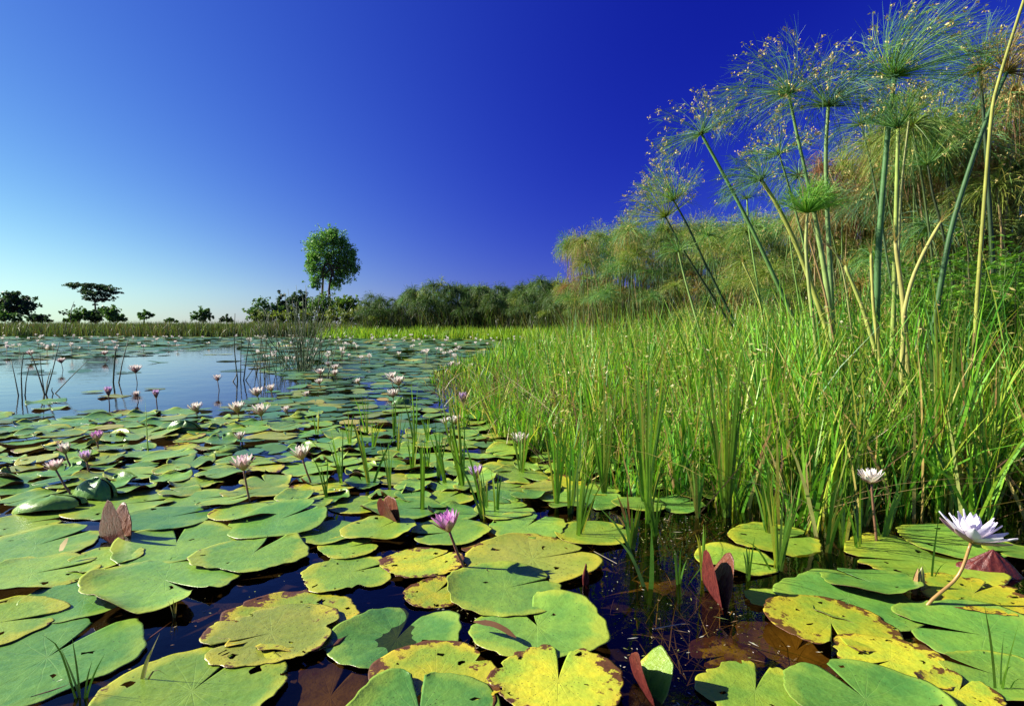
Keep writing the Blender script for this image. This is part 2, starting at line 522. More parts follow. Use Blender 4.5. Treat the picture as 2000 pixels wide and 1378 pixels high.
# ------------------------------------------------------------------ lily pads
def pad_mesh(name, seed, mat, na=72, nr=8, ragged=0.02, rim=0.03, gap=12, warp=0.015, fold=0.0, fold_dir=0.0, dish=0.01, thick=0.006, aspect=1.0, dome=0.0, cone=0.0, turn=None, holes=0, under=None):
    r = np.random.default_rng(seed)
    g = R(gap) * 0.5
    a = np.linspace(g * 0.6, 2 * math.pi - g * 0.6, na)
    rr = np.concatenate([np.linspace(0.03, 0.93, 15), [0.97, 1.0]]) if holes else np.array([0.03, 0.14, 0.28, 0.44, 0.60, 0.74, 0.86, 0.95, 1.0]) if nr >= 8 else np.array([0.04, 0.4, 0.8, 1.0])
    nr = len(rr)
    edge = np.ones(na)
    for k in range(2, 6):
        edge += 0.030 * r.standard_normal() * np.sin(k * a + r.uniform(0, 6.28))
    for k in range(9, 22, 3):
        edge += 0.006 * r.standard_normal() * np.sin(k * a + r.uniform(0, 6.28))
    crn = np.interp(np.arange(na), np.arange(0, na + 1, 1.5), r.uniform(-1, 0.35, len(np.arange(0, na + 1, 1.5))))
    patch = np.clip(0.35 + 0.9 * np.sin(2 * a + r.uniform(0, 6.28)) * np.sin(3 * a + r.uniform(0, 6.28)), 0.08, 1.2)
    edge += ragged * crn * patch
    if ragged > 0.05:                                   # bites eaten out of the margin
        for _ in range(int(r.integers(2, 5))):
            c, w, d = r.uniform(0.4, 5.9), r.uniform(0.05, 0.14), r.uniform(0.06, 0.2)
            edge -= d * np.exp(-((a - c) / w) ** 2)
    # rounded lobes either side of the slit
    e0 = np.minimum(a - a[0], a[-1] - a)
    edge *= 1 - 0.16 * np.exp(-(e0 / 0.10) ** 2)
    A, RR = np.meshgrid(a, rr, indexing='ij')
    E = 1 + (edge[:, None] - 1) * RR ** 2.5
    # the slit opens towards the margin
    sl = np.exp(-(np.minimum(A, 2 * math.pi - A) / 0.35) ** 2)
    A2 = A + np.where(A < math.pi, 1, -1) * sl * g * 0.7 * RR
    x, y = RR * E * np.cos(A2), RR * E * np.sin(A2) * aspect
    z = -dish * (1 - RR ** 2) ** 2 * 1.0
    rimw = np.zeros(na)
    for k in (1, 2, 3, 5):
        rimw += r.standard_normal() / k ** 0.5 * np.sin(k * a + r.uniform(0, 6.28))
    rimw = np.maximum(rimw, -0.25)
    z = z + rim * rimw[:, None] * RR ** 5
    for k in (1, 2, 3):
        z = z + warp * r.standard_normal() * np.sin(k * A + r.uniform(0, 6.28)) * RR ** 2
    z = z + 0.5 * warp * np.abs(np.sin(A * 4.75)) * RR * (1 - 0.4 * RR)
    if dome:
        z = z + dome * np.sqrt(np.clip(1 - RR ** 2, 0, 1)) * (1 + 0.06 * np.sin(5 * A))
    if cone:
        z = z + cone * (1 - RR) ** 0.9 * (1 + 0.10 * np.sin(9 * A) * RR)
    if fold:
        f = R(fold_dir)
        un = -x * math.sin(f) + y * math.cos(f)
        al = x * math.cos(f) + y * math.sin(f)
        ph = R(fold)
        t = un * math.cos(ph)
        z = z - np.abs(un) ** 1.25 * math.sin(ph) + (0.8 * math.sin(ph) if fold > 0 else 0)
        x, y = al * math.cos(f) - t * math.sin(f), al * math.sin(f) + t * math.cos(f)
    if turn is not None:                                # leaves are a little longer than deep
        ct_, st_ = math.cos(turn), math.sin(turn)
        x, y = (x * ct_ - y * st_) * 1.04, (x * st_ + y * ct_) * 0.97
    top = np.stack([x, y, z], -1).reshape(-1, 3)
    bot = top - np.array([0, 0, thick])
    nv = len(top)
    i = (np.arange(na - 1)[:, None] * nr + np.arange(nr - 1)[None, :]).ravel()
    q = np.stack([i, i + 1, i + nr + 1, i + nr], 1)[:, ::-1]
    q = q[:, ::-1]
    if holes:                                           # bites and pinholes right through the leaf
        grid = np.ones((na - 1, nr - 1), bool)
        for _ in range(holes):
            ia, ir = int(r.integers(3, na - 5)), int(min(nr - 3, 3 + (nr - 5) * r.random() ** 0.6))
            grid[ia:ia + int(r.integers(1, 3 if ir > 9 else 4)), ir:ir + int(r.integers(1, 3))] = False
        jitv = r.normal(0, 0.014, (len(top), 2))
        edgev = np.zeros((na, nr), bool)
        edgev[:-1, :-1] |= ~grid; edgev[1:, :-1] |= ~grid; edgev[:-1, 1:] |= ~grid; edgev[1:, 1:] |= ~grid
        sel = edgev.reshape(-1)
        top[sel, :2] += jitv[sel]; bot[sel, :2] += jitv[sel]
        q = q[grid.ravel()]
    qb = q[:, ::-1] + nv
    # border strip
    loop = np.concatenate([np.arange(na) * nr + nr - 1])
    s1 = np.stack([loop[:-1], loop[:-1] + nv, loop[1:] + nv, loop[1:]], 1)
    l0 = np.arange(nr)
    s2 = np.stack([l0[:-1], l0[:-1] + nv, l0[1:] + nv, l0[1:]], 1)
    l1 = np.arange(nr) + (na - 1) * nr
    s3 = np.stack([l1[:-1], l1[1:], l1[1:] + nv, l1[:-1] + nv], 1)
    # centre
    c0 = np.arange(na) * nr
    tc_ = []
    verts = np.concatenate([top, bot, [[0, 0, -dish + dome + cone + (0.8 * math.sin(R(fold)) if fold > 0 else 0)]]])
    ci = len(verts) - 1
    tris = np.stack([np.full(na - 1, ci), c0[:-1], c0[1:]], 1)
    Q = np.concatenate([q, qb, s1, s2, s3])
    mi = np.concatenate([np.zeros(len(q)), np.ones(len(qb) + len(s1)), np.zeros(len(s2) + len(s3)), np.zeros(len(tris))])
    return make_mesh(name, verts, Q, tris, (mat, under or M['under']), None, True, mi)

placed = []   # (X, Y, r, z)
def stack_z(X, Y, r):
    z = 0.006
    for (a, b, c, d) in placed:
        if (a - X) ** 2 + (b - Y) ** 2 < (0.92 * (c + r)) ** 2:
            z = max(z, d + 0.0055)
    return min(z, 0.034)

PADGROUP = 'lily pads floating on the pond'
# px centre x, y, width px, slit direction (deg, world), type, options, label
TR = [
 (850, 1160, 125, 60, 'Y', dict(ragged=.03), 'yellow lily pad tucked beneath the green pad beside the purple lily stem'),
 (570, 1213, 270, 250, 'Y', dict(ragged=.10), 'bright yellow lily pad with jagged margin beneath the dark spotted olive pad'),
 (165, 1168, 215, 20, 'B', dict(ragged=.01), 'smooth blue green lily pad slid under the pad with an upturned back rim'),
 (-5, 1222, 215, 20, 'YG', dict(ragged=.07, decay=1), 'yellow green lily pad with torn brown margin overlapping the big veined pad'),
 (92, 1286, 335, 82, 'B', dict(ragged=.03, gap=16), 'very large blue green lily pad with grass sprouts growing in front of its slit'),
 (322, 1143, 275, 330, 'G', dict(ragged=.03, rim=.06, tilt=(3, 230)), 'large green lily pad with upturned dark back rim and a torn front margin'),
 (203, 1097, 135, 200, 'YG', dict(rim=.05, tilt=(4, 40)), 'green lily pad with one glowing yellow lobe beside dark blue water'),
 (345, 1068, 222, 115, 'G', dict(ragged=.02), 'green lily pad shaded along one margin behind the pad with upturned rim'),
 (495, 1090, 194, 80, 'G', dict(ragged=.02, gap=20, tilt=(2, 90)), 'green lily pad with open wedge slit and yellowing rim beside the channel'),
 (70, 1066, 215, 60, 'G', dict(ragged=.02), 'green lily pad carrying a small dry scrap beside the upright dark red leaf'),
 (62, 1125, 225, 30, 'YG', dict(ragged=.05, rim=.05), 'long yellow green lily pad along the dark blue channel with ragged corner'),
 (375, 1352, 345, 75, 'YG', dict(ragged=.04, gap=8), 'large yellow centred green lily pad touched by twig shadows below the olive pad'),
 (530, 1242, 250, 212, 'O', dict(ragged=.06, gap=6), 'olive lily pad with dark spots lying on a bright yellow pad'),
 (685, 1119, 180, 30, 'YG', dict(ragged=.09), 'ragged yellow green lily pad with toothed orange margin beside the dark channel'),
 (680, 1073, 112, 30, 'YG', dict(), 'small yellow green lily pad under the rimmed lime pad'),
 (645, 1046, 128, 160, 'G', dict(), 'green lily pad half covered by the rimmed lime pad'),
 (741, 1041, 142, 60, 'YG', dict(rim=.07, gap=4), 'lime lily pad with a raised thin rim behind the ragged yellow green pad'),
 (545, 1031, 184, 45, 'B', dict(rim=.05, tilt=(6, 60)), 'deep green lily pad lifted like a shallow boat above its dark shadow'),
 (945, 1067, 90, 0, 'D', dict(ragged=.08), 'small orange yellow decaying lily pad behind the purple lily stem'),
 (880, 1043, 152, 200, 'G', dict(ragged=.02), 'green lily pad right behind the purple water lily'),
 (1040, 1096, 252, 18, 'O', dict(ragged=.04, gap=5, warp=.03), 'olive green wavy lily pad marked by the toothed shadow of a flower'),
 (825, 1103, 158, 45, 'Y', dict(ragged=.05, gap=5), 'round speckled yellow lily pad at the foot of the purple lily stem'),
 (985, 1158, 232, 25, 'G', dict(ragged=.03, gap=5, rim=.05), 'green lily pad with closed slit and round curled lobe beside brown water'),
 (775, 1245, 250, 76, 'B', dict(ragged=.03, gap=14, dish=.05, warp=.03), 'clean deep green lily pad with two small holes beside its slit'),
 (1050, 1232, 268, 108, 'G', dict(ragged=.05, gap=26, dish=.05, warp=.03), 'bright green lily pad with pale centre, carrying a curled brown leaf strip'),
 (850, 1335, 275, 250, 'Y', dict(ragged=.09), 'yellow lily pad with green middle and black hole beneath deep green pads'),
 (1090, 1350, 258, 80, 'Y', dict(ragged=.07, gap=12), 'vivid yellow speckled lily pad with open slit next to black water'),
 (820, 1408, 300, 100, 'B', dict(gap=10, rim=.03), 'dark green lily pad overlapping the yellow pad that has a black hole'),
 (1030, 1028, 152, 60, 'G', dict(ragged=.05), 'green lily pad with bitten margin behind the wavy olive pad'),
 (1160, 1043, 152, 20, 'YG', dict(gap=3, ragged=.01), 'lime green oval lily pad at the foot of a bent sedge blade'),
 (1513, 1054, 168, 10, 'YG', dict(ragged=.05), 'lime lily pad pierced by sedge tufts at the grass margin'),
 (1540, 1182, 156, 200, 'G', dict(ragged=.01), 'plain green lily pad next to the bright yellow half sunken pad'),
 (1655, 1174, 252, 200, 'B', dict(ragged=.01), 'broad smooth green lily pad beneath a smaller raised green pad'),
 (1700, 1150, 168, 122, 'B', dict(gap=18, tilt=(7, 300), dish=.04), 'raised green lily pad with dark open slit lying on a broader pad'),
 (1622, 1229, 238, 250, 'Y', dict(ragged=.05, tilt=(3, 180)), 'bright yellow half sunken lily pad with one brown rotting end'),
 (1740, 1306, 205, 200, 'Y', dict(ragged=.06), 'yellow lily pad peppered with dark bits and a pale curled edge'),
 (1925, 1251, 292, 160, 'B', dict(ragged=.01), 'very broad green lily pad crossed by thin straight grass shadows'),
 (1950, 1336, 195, 140, 'G', dict(), 'green lily pad behind the grass sprig, below the shadow crossed pad'),
 (1475, 1352, 218, 60, 'YG', dict(ragged=.11), 'lime lily pad with sawtooth margin and a large rotted hole'),
 (1690, 1388, 295, 100, 'B', dict(gap=8), 'green lily pad under the pale curled edge of the peppered yellow pad'),
 (1872, 1372, 142, 40, 'Y', dict(ragged=.08), 'yellow torn lily pad between two green pads beside the grass sprig'),
 (1800, 1098, 262, 170, 'YG', dict(ragged=.06, gap=5), 'lime lily pad striped by grass shadows behind the conical bud'),
 (1865, 1060, 192, 10, 'G', dict(ragged=.02), 'green lily pad underneath the wide open lavender water lily'),
 (1900, 1172, 185, 30, 'Y', dict(ragged=.13), 'broken yellow lily pad fragments around the foot of the lavender lily stem'),
 (330, 1019, 172, 40, 'B', dict(), 'blue green lily pad shaded by the upright dark red leaf'),
 (45, 1023, 142, 30, 'YG', dict(), 'yellow green lily pad in front of the tented green leaf'),
 (240, 985, 195, 20, 'YG', dict(rim=.04), 'yellowing lily pad between the upright dark red leaf and the domed dark leaf'),
 (495, 1008, 148, 20, 'YG', dict(rim=.05), 'yellow green lily pad at the foot of the pink white lily stem'),
 (508, 966, 125, 250, 'YG', dict(rim=.10, tilt=(6, 270)), 'lily pad with lifted front rim over deep shadow beside the pink white lily stem'),
 (635, 957, 130, 15, 'Y', dict(rim=.05, tilt=(4, 270)), 'pale yellow lily pad raised over a brown shadow near the white lily stem'),
 (706, 985, 126, 40, 'YG', dict(rim=.03), 'lime lily pad touching the leaning dark folded leaf'),
 (810, 918, 84, 200, 'YG', dict(rim=.10, tilt=(8, 270), dish=.08), 'shiny lime lily pad lifted like a bowl behind tall sedge blades'),
 (875, 973, 106, 60, 'YG', dict(rim=.04), 'lime lily pad at the foot of two upright sedge blades'),
 (730, 901, 58, 60, 'Y', dict(rim=.05, tilt=(8, 270)), 'small glossy yellow lily pad beside a leaning sedge tuft'),
 (990, 956, 112, 30, 'YG', dict(ragged=.03), 'lily pad striped by sedge shadows under the small lilac water lily'),
 (985, 999, 115, 20, 'G', dict(ragged=.03), 'green lily pad with dark stain between the lilac lily and the wavy olive pad'),
 (390, 975, 120, 20, 'G', dict(rim=.06), 'green lily pad with curled margin beside the pale crumpled pad'),
 (385, 945, 95, 60, 'YG', dict(rim=.09, ragged=.06, warp=.05), 'pale crumpled lily pad lifted above dark water'),
 (600, 915, 120, 40, 'G', dict(rim=.05), 'green lily pad below the white pink water lily head'),
 (1320, 940, 90, 30, 'G', dict(rim=.04), 'green lily pad with glossy white highlight inside the sedge'),
 (1325, 985, 110, 30, 'B', dict(rim=.04), 'shaded green lily pad among sedge stems'),
 (1160, 955, 100, 30, 'YG', dict(), 'yellow green lily pad among the sedge tufts'),
 (1990, 1090, 120, 190, 'G', dict(rim=.06, tilt=(5, 200)), 'shiny pale green lily pad behind the pointed red leaf'),
]
WIDE = []
for k, (px, py, w, nd, ty, op, lab) in enumerate(TR):
    p = G(px, py)
    rad = w * p.y / F * 0.5
    op = dict(op)
    tilt = op.pop('tilt', None)
    op.pop('decay', None)
    me = pad_mesh('lily_pad', 100 + k, PADM[ty], na=110, turn=R(nd), holes={'Y': 8, 'O': 10, 'YG': 4}.get(ty, 2) + (4 if op.get('ragged', 0) > .08 else 0), **op)
    o = bpy.data.objects.new('lily_pad', me)
    z = stack_z(p.x, p.y, rad * 0.85)
    placed.append((p.x, p.y, rad, z))
    o.location = (p.x, p.y, z)
    if tilt:
        ax = Vector((-math.sin(R(tilt[1])), math.cos(R(tilt[1])), 0))
        mt = Matrix.Rotation(-R(tilt[0]), 4, ax)
        o.rotation_euler = mt.to_euler()
        o.location.z += math.sin(R(tilt[0])) * rad * 0.8
    o.scale = (rad, rad, rad)
    link(o)
    tag(o, lab, 'lily pad', PADGROUP)

# sunken decaying leaves
for k, (px, py, w, nd, z, ty, lab) in enumerate([
    (1420, 1278, 150, 200, -0.012, 'D', 'yellow and brown lily leaf sunk just under the dark water'),
    (1555, 1268, 235, 40, -0.04, 'BR', 'large brown rotting lily leaf lying under water beside the bright yellow pad'),
    (645, 1358, 240, 80, -0.015, 'BR', 'brown sunken lily leaf with yellow tips between the green pads'),
    (1740, 1235, 120, 20, -0.004, 'BR', 'brown rotted end of a lily leaf awash beside broad green pads'),
    (1230, 1130, 200, 70, -0.11, 'BR', 'brown weedy lily leaf deep under water beside the bent sedge blade'),
    (395, 1195, 70, 60, -0.006, 'D', 'small tan leaf scrap floating in the blue channel')]):
    p = G(px, py, z)
    rad = w * p.y / F * 0.5
    o = bpy.data.objects.new('sunken_lily_pad', pad_mesh('sunken_lily_pad', 300 + k, PADM[ty], na=72, ragged=.08, rim=.02, warp=.03))
    o.location = (p.x, p.y, z)
    o.rotation_euler = (0.03, -0.02, R(nd))
    o.scale = (rad,) * 3
    link(o)
    tag(o, lab, 'lily pad', 'sunken decaying lily leaves')

OPEN = [(-200, 706), (120, 702), (250, 694), (400, 682), (478, 670), (486, 715), (560, 735), (590, 752), (520, 775), (430, 792), (330, 804), (-200, 806)]
CHANNELS = [
 [(330, 1235), (430, 1140), (600, 1075), (680, 1085), (600, 1140), (560, 1165), (400, 1215), (400, 1250), (340, 1290), (240, 1378), (160, 1378)],
 [(1110, 1110), (1180, 1060), (1440, 1060), (1430, 1120), (1480, 1150), (1470, 1210), (1520, 1240), (1640, 1270), (1640, 1330), (1500, 1310), (1380, 1330), (1370, 1400), (1210, 1400), (1200, 1200), (1150, 1150)],
 [(170, 1060), (200, 1000), (250, 1050), (240, 1065)],
 [(870, 985), (1060, 985), (1090, 1030), (960, 1010)],
 [(0, 1150), (120, 1150), (160, 1125), (60, 1175), (0, 1180)],
 [(560, 1290), (720, 1310), (700, 1378), (560, 1378)],
 [(1100, 1010), (1420, 1010), (1440, 1060), (1100, 1060)],
 [(1780, 1140), (2000, 1110), (2000, 1190), (1800, 1200)],
 [(850, 1180), (930, 1180), (930, 1290), (880, 1290)]]

def blocked(px, py):
    return any(bool(in_poly(np.array([px]), np.array([py]), c)[0]) for c in CHANNELS)

# shared pad shapes for the packed raft
VAR = []
for k in range(14):
    ty = ['G', 'G', 'B', 'YG', 'G', 'B', 'YG', 'G', 'B', 'G', 'YG', 'Y', 'G', 'O'][k]
    rimv = [.05, .13, .07, .09, .04, .11, .14, .06, .05, .17, .06, .08, .12, .06][k]
    VAR.append((ty, pad_mesh('lily_pad_shape', 500 + k, PADM[ty], na=48, ragged=[.02, .04, .01, .05][k % 4], rim=rimv, warp=.03, gap=[6, 12, 18, 9][k % 4])))
LOOK = ['flat green lily pad', 'green lily pad with one curled edge', 'flat blue green lily pad', 'yellow green lily pad with lifted rim', 'smooth green lily pad', 'blue green lily pad with lifted rim',
        'yellow green lily pad with strongly curled edge', 'green lily pad with ragged edge', 'blue green lily pad with open slit', 'green lily pad with tall curled rim', 'flat yellow green lily pad', 'yellow lily pad',
        'green lily pad with wavy lifted edge', 'olive spotted lily pad']
def zone(px, py):
    if py > 1000: return 'beside the largest pads'
    if px > 780: return 'along the edge of the sedge'
    if py < 800 and px < 620: return 'at the rim of the open water'
    if py < 760: return 'by the reed fan'
    if px < 300: return 'around the small pink lilies' if py > 840 else 'between the pink lilies and open water'
    if px < 560: return 'around the pinkish white lily' if py > 860 else 'under the cluster of white lilies'
    return 'around the bright sedge sprouts'
cand = []
tries = 0
cells = {}
def near(X, Y, r, k=0.80):
    for (a, b, c, d) in placed:
        if (a - X) ** 2 + (b - Y) ** 2 < (k * (c + r)) ** 2: return True
    return False
count = len(TR)
for it in range(30000):
    Y = math.sqrt(rng.uniform(1.3 ** 2, 9.2 ** 2))
    X = rng.uniform(-0.98 * Y - 0.2, 0.6 + 0.1 * Y)
    if X > 0.95 * Y: continue
    px, py = project(X, Y)
    if py > 1420 or px > 1750: continue
    r = rng.uniform(0.085, 0.165)
    if Y < 2.2: r = rng.uniform(0.11, 0.155)
    if py > 1130 or (py > 1010 and blocked(px, py)): continue
    if bool(in_poly(np.array([px]), np.array([py]), OPEN)[0]) and rng.random() > 0.02: continue
    if bool(in_poly(np.array([X]), np.array([Y]), GRASS)[0]) and (rng.random() > 0.25 or Y > 5): continue
    if near(X, Y, r, 0.66 if py < 1000 else 0.85): continue
    z = stack_z(X, Y, r * 0.9)
    placed.append((X, Y, r, z))
    cand.append((X, Y, r, z))
cand.sort(key=lambda c: c[1] / c[2])
individual, rest = cand[:300 - len(TR)], cand[300 - len(TR):]
for (X, Y, r, z) in individual:
    vi = int(rng.integers(len(VAR)))
    if VAR[vi][0] == 'Y' and rng.random() < .5: vi = 3
    ty, me = VAR[vi]
    o = bpy.data.objects.new('lily_pad', me)
    o.location = (X, Y, z)
    o.rotation_euler = (rng.normal(0, 0.045), rng.normal(0, 0.045), rng.uniform(0, 6.28))
    o.scale = (r * rng.uniform(.95, 1.2), r * rng.uniform(0.8, 1.02), r)
    link(o)
    tag(o, LOOK[vi] + ' ' + zone(*project(X, Y)), 'lily pad', PADGROUP)

# the rest of the lily field, too many and too small to count
def far_pads():
    P = [(X, Y, r, z) for (X, Y, r, z) in rest]
    Y0 = 9.0
    while Y0 < 36.5:
        step = 0.27 if Y0 < 16 else 0.40
        for X in np.arange(-0.98 * Y0 - 1, 4.5, step):
            x, y = X + rng.uniform(-.12, .12), Y0 + rng.uniform(-.12, .12)
            P.append((x, y, rng.uniform(0.55, 0.8) * step, rng.uniform(.004, .016)))
        Y0 += step
    P = np.array(P)
    px, py = project(P[:, 0], P[:, 1])
    op = in_poly(px, py, OPEN)
    gr = in_poly(P[:, 0], P[:, 1], GRASS)
    ld = in_poly(P[:, 0], P[:, 1], LAND)
    thin = rng.random(len(P))
    # sparse streaks on the edges of the open water
    streak = (np.sin(P[:, 1] * 2.3 + 1.3 * np.sin(P[:, 0] * 0.35)) > 0.86)
    keep = ~ld & (~gr | (thin < .15)) & np.where(op, streak & (thin < 0.22), thin < np.where(px < 480, np.interp(py, [660, 700, 720], [.62, .45, .5]), .86))
    P = P[keep]
    N = len(P)
    a = np.linspace(0.12, 2 * math.pi - 0.12, 12)
    e = 1 + 0.07 * rng.standard_normal((N, 12))
    rot = rng.uniform(0, 6.28, (N, 1))
    x = P[:, 2:3] * e * np.cos(a + rot)
    y = P[:, 2:3] * e * np.sin(a + rot) * 0.95
    tx, ty_ = rng.normal(0, .04, (N, 1)), rng.normal(0, .05, (N, 1))
    curl = np.maximum(0, rng.normal(-.02, .05, (N, 1))) * P[:, 2:3] * 2.2 * np.maximum(0, np.sin(a + rng.uniform(0, 6.28, (N, 1))))
    z = P[:, 3:4] + tx * x + ty_ * y + curl
    rimv = np.stack([P[:, 0:1] + x, P[:, 1:2] + y, np.maximum(z, 0.002)], -1)
    cen = P[:, [0, 1, 3]][:, None, :]
    V = np.concatenate([rimv, cen], axis=1)
    k = np.arange(11)
    t = np.stack([np.full(11, 12), k, k + 1], 1)
    T = (np.arange(N) * 13)[:, None, None] + t[None]
    col = pick([(0.10, 0.22, 0.05), (0.07, 0.18, 0.06), (0.2, 0.28, 0.04), (0.36, 0.34, 0.05)], [5, 4, 2, .5], N)
    return make_mesh('lily_field', V, None, T, (M['far_pad'],), np.repeat(col, 13, axis=0), True)
M['far_pad'] = plant_mat('far_lily_pad', 0.05, 0.36, 0.5, 9, 0.25)
o = bpy.data.objects.new('lily_pad_carpet', far_pads())
link(o); tag(o, 'distant carpet of small green lily pads reaching the far reeds', 'lily pads', kind='stuff')

# ------------------------------------------------------------------ folded, domed and rolled leaves
def place_pad(px, py, w, name, me, rot, label, group=None, z=0.02, s=None, cat='lily pad'):
    p = G(px, py)
    rad = w * p.y / F * 0.5
    o = bpy.data.objects.new(name, me)
    o.location = (p.x, p.y, z)
    o.rotation_euler = rot
    o.scale = (rad, rad, rad) if s is None else s
    link(o)
    return tag(o, label, cat, group)

place_pad(186, 972, 92, 'domed_lily_pad', pad_mesh('domed_lily_pad', 700, PB, dome=.85, rim=.05, ragged=.03, aspect=.6), (R(-10), R(8), R(-12)), 'dark lily pad buckled into a high dome with a red underside showing', 'buckled lily pads', z=.0)
place_pad(98, 994, 130, 'tented_lily_pad', pad_mesh('tented_lily_pad', 701, PG, dome=.42, rim=.05, ragged=.03, aspect=.7), (R(-12), R(-4), R(6)), 'green lily pad bent into a low tent over a dry stalk', 'buckled lily pads', z=.0)
place_pad(362, 842, 66, 'buckled_lily_pad', pad_mesh('buckled_lily_pad', 702, PB, dome=.70, rim=.03, aspect=.5), (R(18), R(6), R(4)), 'nearly black buckled lily pad standing on edge above a yellow rimmed pad', 'buckled lily pads', z=.0)
place_pad(362, 855, 72, 'lily_pad', pad_mesh('lily_pad', 703, PY, rim=.05), (0, 0, 1), 'yellow rimmed lily pad beneath the nearly black buckled leaf', PADGROUP, z=.01)
place_pad(440, 878, 62, 'buckled_lily_pad', pad_mesh('buckled_lily_pad', 704, PG, dome=.28, rim=.06), (0, 0, R(12)), 'green lily pad arched over a dark gap behind the pale crumpled pad', 'buckled lily pads', z=.0)
place_pad(785, 790, 40, 'buckled_lily_pad', pad_mesh('buckled_lily_pad', 705, PB, dome=.7, aspect=.6, rim=.02), (0, 0, 0), 'small dark folded lily pad poking up behind the sedge margin', 'buckled lily pads', z=.0)

def rolled_leaf(name, px, py, hpx, wpx, lean, yaw, roll, label, tip=0.5, open_=1.0, two=True):
    """young leaf standing out of the water, both halves rolled in"""
    p = G(px, py)
    H, W = hpx * p.y / F, wpx * p.y / F
    nu, nv_ = 13, 9
    root = empty(name, (p.x, p.y, -0.01), label, 'lily leaf', 'folded red lily leaves')
    u = np.linspace(-1, 1, 21)
    v = np.linspace(0, 1, 12)
    U, V = np.meshgrid(u, v, indexing='ij')
    wob = 1 + 0.10 * np.sin(4.1 * V + 2 * U) + 0.06 * np.sin(11 * V + 3 * U)
    prof_ = (0.62 + 0.42 * np.sin(math.pi * np.clip(V * 0.95 + 0.05, 0, 1))) * (1 - 0.40 * V ** 2.2) * (1 + 0.35 * (wob - 1))
    th_ = np.abs(U) * math.pi * np.where(U < 0, 1.05 + 0.55 * open_, 0.80 + 0.35 * open_) * (0.9 + 0.2 * V)
    rho = W * 0.27 * prof_ * (1.0 - 0.22 * np.abs(U))
    x = np.sign(U) * (W * 0.25 * prof_ - rho * np.cos(th_) * np.where(np.abs(U) > 0, 1, 0))
    x = np.where(U == 0, 0, x)
    y = -rho * np.sin(th_) * 0.8
    hh_ = H * np.where(U < 0, 1.0, 0.72 if two else 1.0)
    z = V * hh_ * (1 - 0.22 * np.abs(np.abs(U) - 0.45) ** 1.5 * V ** 2) + 0.004 * np.sin(9 * U + 5 * V)
    P = np.stack([x, y, z], -1)
    inn = P.copy()
    nrm = np.cross(np.gradient(P, axis=0), np.gradient(P, axis=1)); nrm /= np.linalg.norm(nrm, axis=-1, keepdims=True) + 1e-9
    inn = P + nrm * 0.0012
    Vt = np.concatenate([P.reshape(-1, 3), inn.reshape(-1, 3)])
    n_ = 12
    i = (np.arange(20)[:, None] * n_ + np.arange(11)[None, :]).ravel()
    q = np.stack([i, i + n_, i + n_ + 1, i + 1], 1)
    nb = len(P.reshape(-1, 3))
    qi = q[:, ::-1] + nb
    e = np.arange(11)
    s1 = np.stack([e, e + 1, e + 1 + nb, e + nb], 1)
    s2 = s1 + 20 * n_
    top_ = np.arange(20) * n_ + 11
    s3 = np.stack([top_, top_ + n_, top_ + n_ + nb, top_ + nb], 1)
    blade = bpy.data.objects.new('leaf_blade', make_mesh('leaf_blade', Vt, np.concatenate([q, qi, s1, s2, s3]), None, (M['red_leaf'], PYG), None, True,
                 np.concatenate([np.ones(len(q)), np.zeros(len(qi)), np.zeros(len(s1) * 2), np.ones(len(s3))])))
    link(blade, root)
    blade.rotation_euler = (R(lean), R(roll), R(yaw))
    g = Geo()
    g.tube(smooth_path([(0, 0, -0.12), (0.01, 0, -0.04), (0, 0, 0.01)], 5), 0.006, 7, (0.22, 0.07, 0.04))
    g.obj('stalk', M['stalk'], root)
    return root

def folded_leaf(px, py, hpx, az, rise, roll, fold, label, seed, inner=PYG):
    """leaf closed like a book along its midrib: green inside, red outside, its foot under water"""
    p = G(px, py)
    rad = hpx * p.y / F / 1.02
    me = pad_mesh('folded_lily_leaf', seed, inner, na=64, fold=-fold, fold_dir=0, rim=.07, warp=.03, ragged=.03, gap=10, under=M['red_leaf'], thick=.012)
    o = bpy.data.objects.new('folded_lily_leaf', me)
    mt = Matrix.Rotation(R(az), 4, 'Z') @ Matrix.Rotation(-R(rise), 4, 'Y') @ Matrix.Rotation(R(roll), 4, 'X')
    o.rotation_euler = mt.to_euler()
    o.location = (p.x, p.y, -0.004)
    o.scale = (rad * .55, rad, rad)
    link(o)
    tag(o, label, 'lily leaf', 'folded red lily leaves')
folded_leaf(222, 1060, 80, 157, 8, 2, 78, 'upright dark red folded lily leaf standing in the blue channel', 720, M['under'])
folded_leaf(762, 1020, 66, 134, 6, -12, 80, 'leaning dark brown folded lily leaf behind the lime rimmed pad', 721, M['under'])
folded_leaf(1394, 1165, 92, 96, 10, 2, 76, 'wet dark red folded lily leaf standing in black water', 722, M['under'])
folded_leaf(1256, 1346, 98, 108, 14, 6, 68, 'crimson lily leaf opening in two halves above black water', 723)
rolled_leaf('folded_lily_leaf', 1143, 1140, 48, 14, 2, 10, 3, 'thin brown furled leaf spike at the end of the wavy olive pad', .3)
o = place_pad(1935, 1116, 112, 'pointed_lily_leaf', pad_mesh('pointed_lily_leaf', 710, M['red_leaf'], cone=.92, rim=.05, ragged=.04, aspect=.55, warp=.03), (R(6), 0, R(-20)), 'wrinkled dark red lily leaf tented to a point below the lavender lily', 'folded red lily leaves', z=-.004)

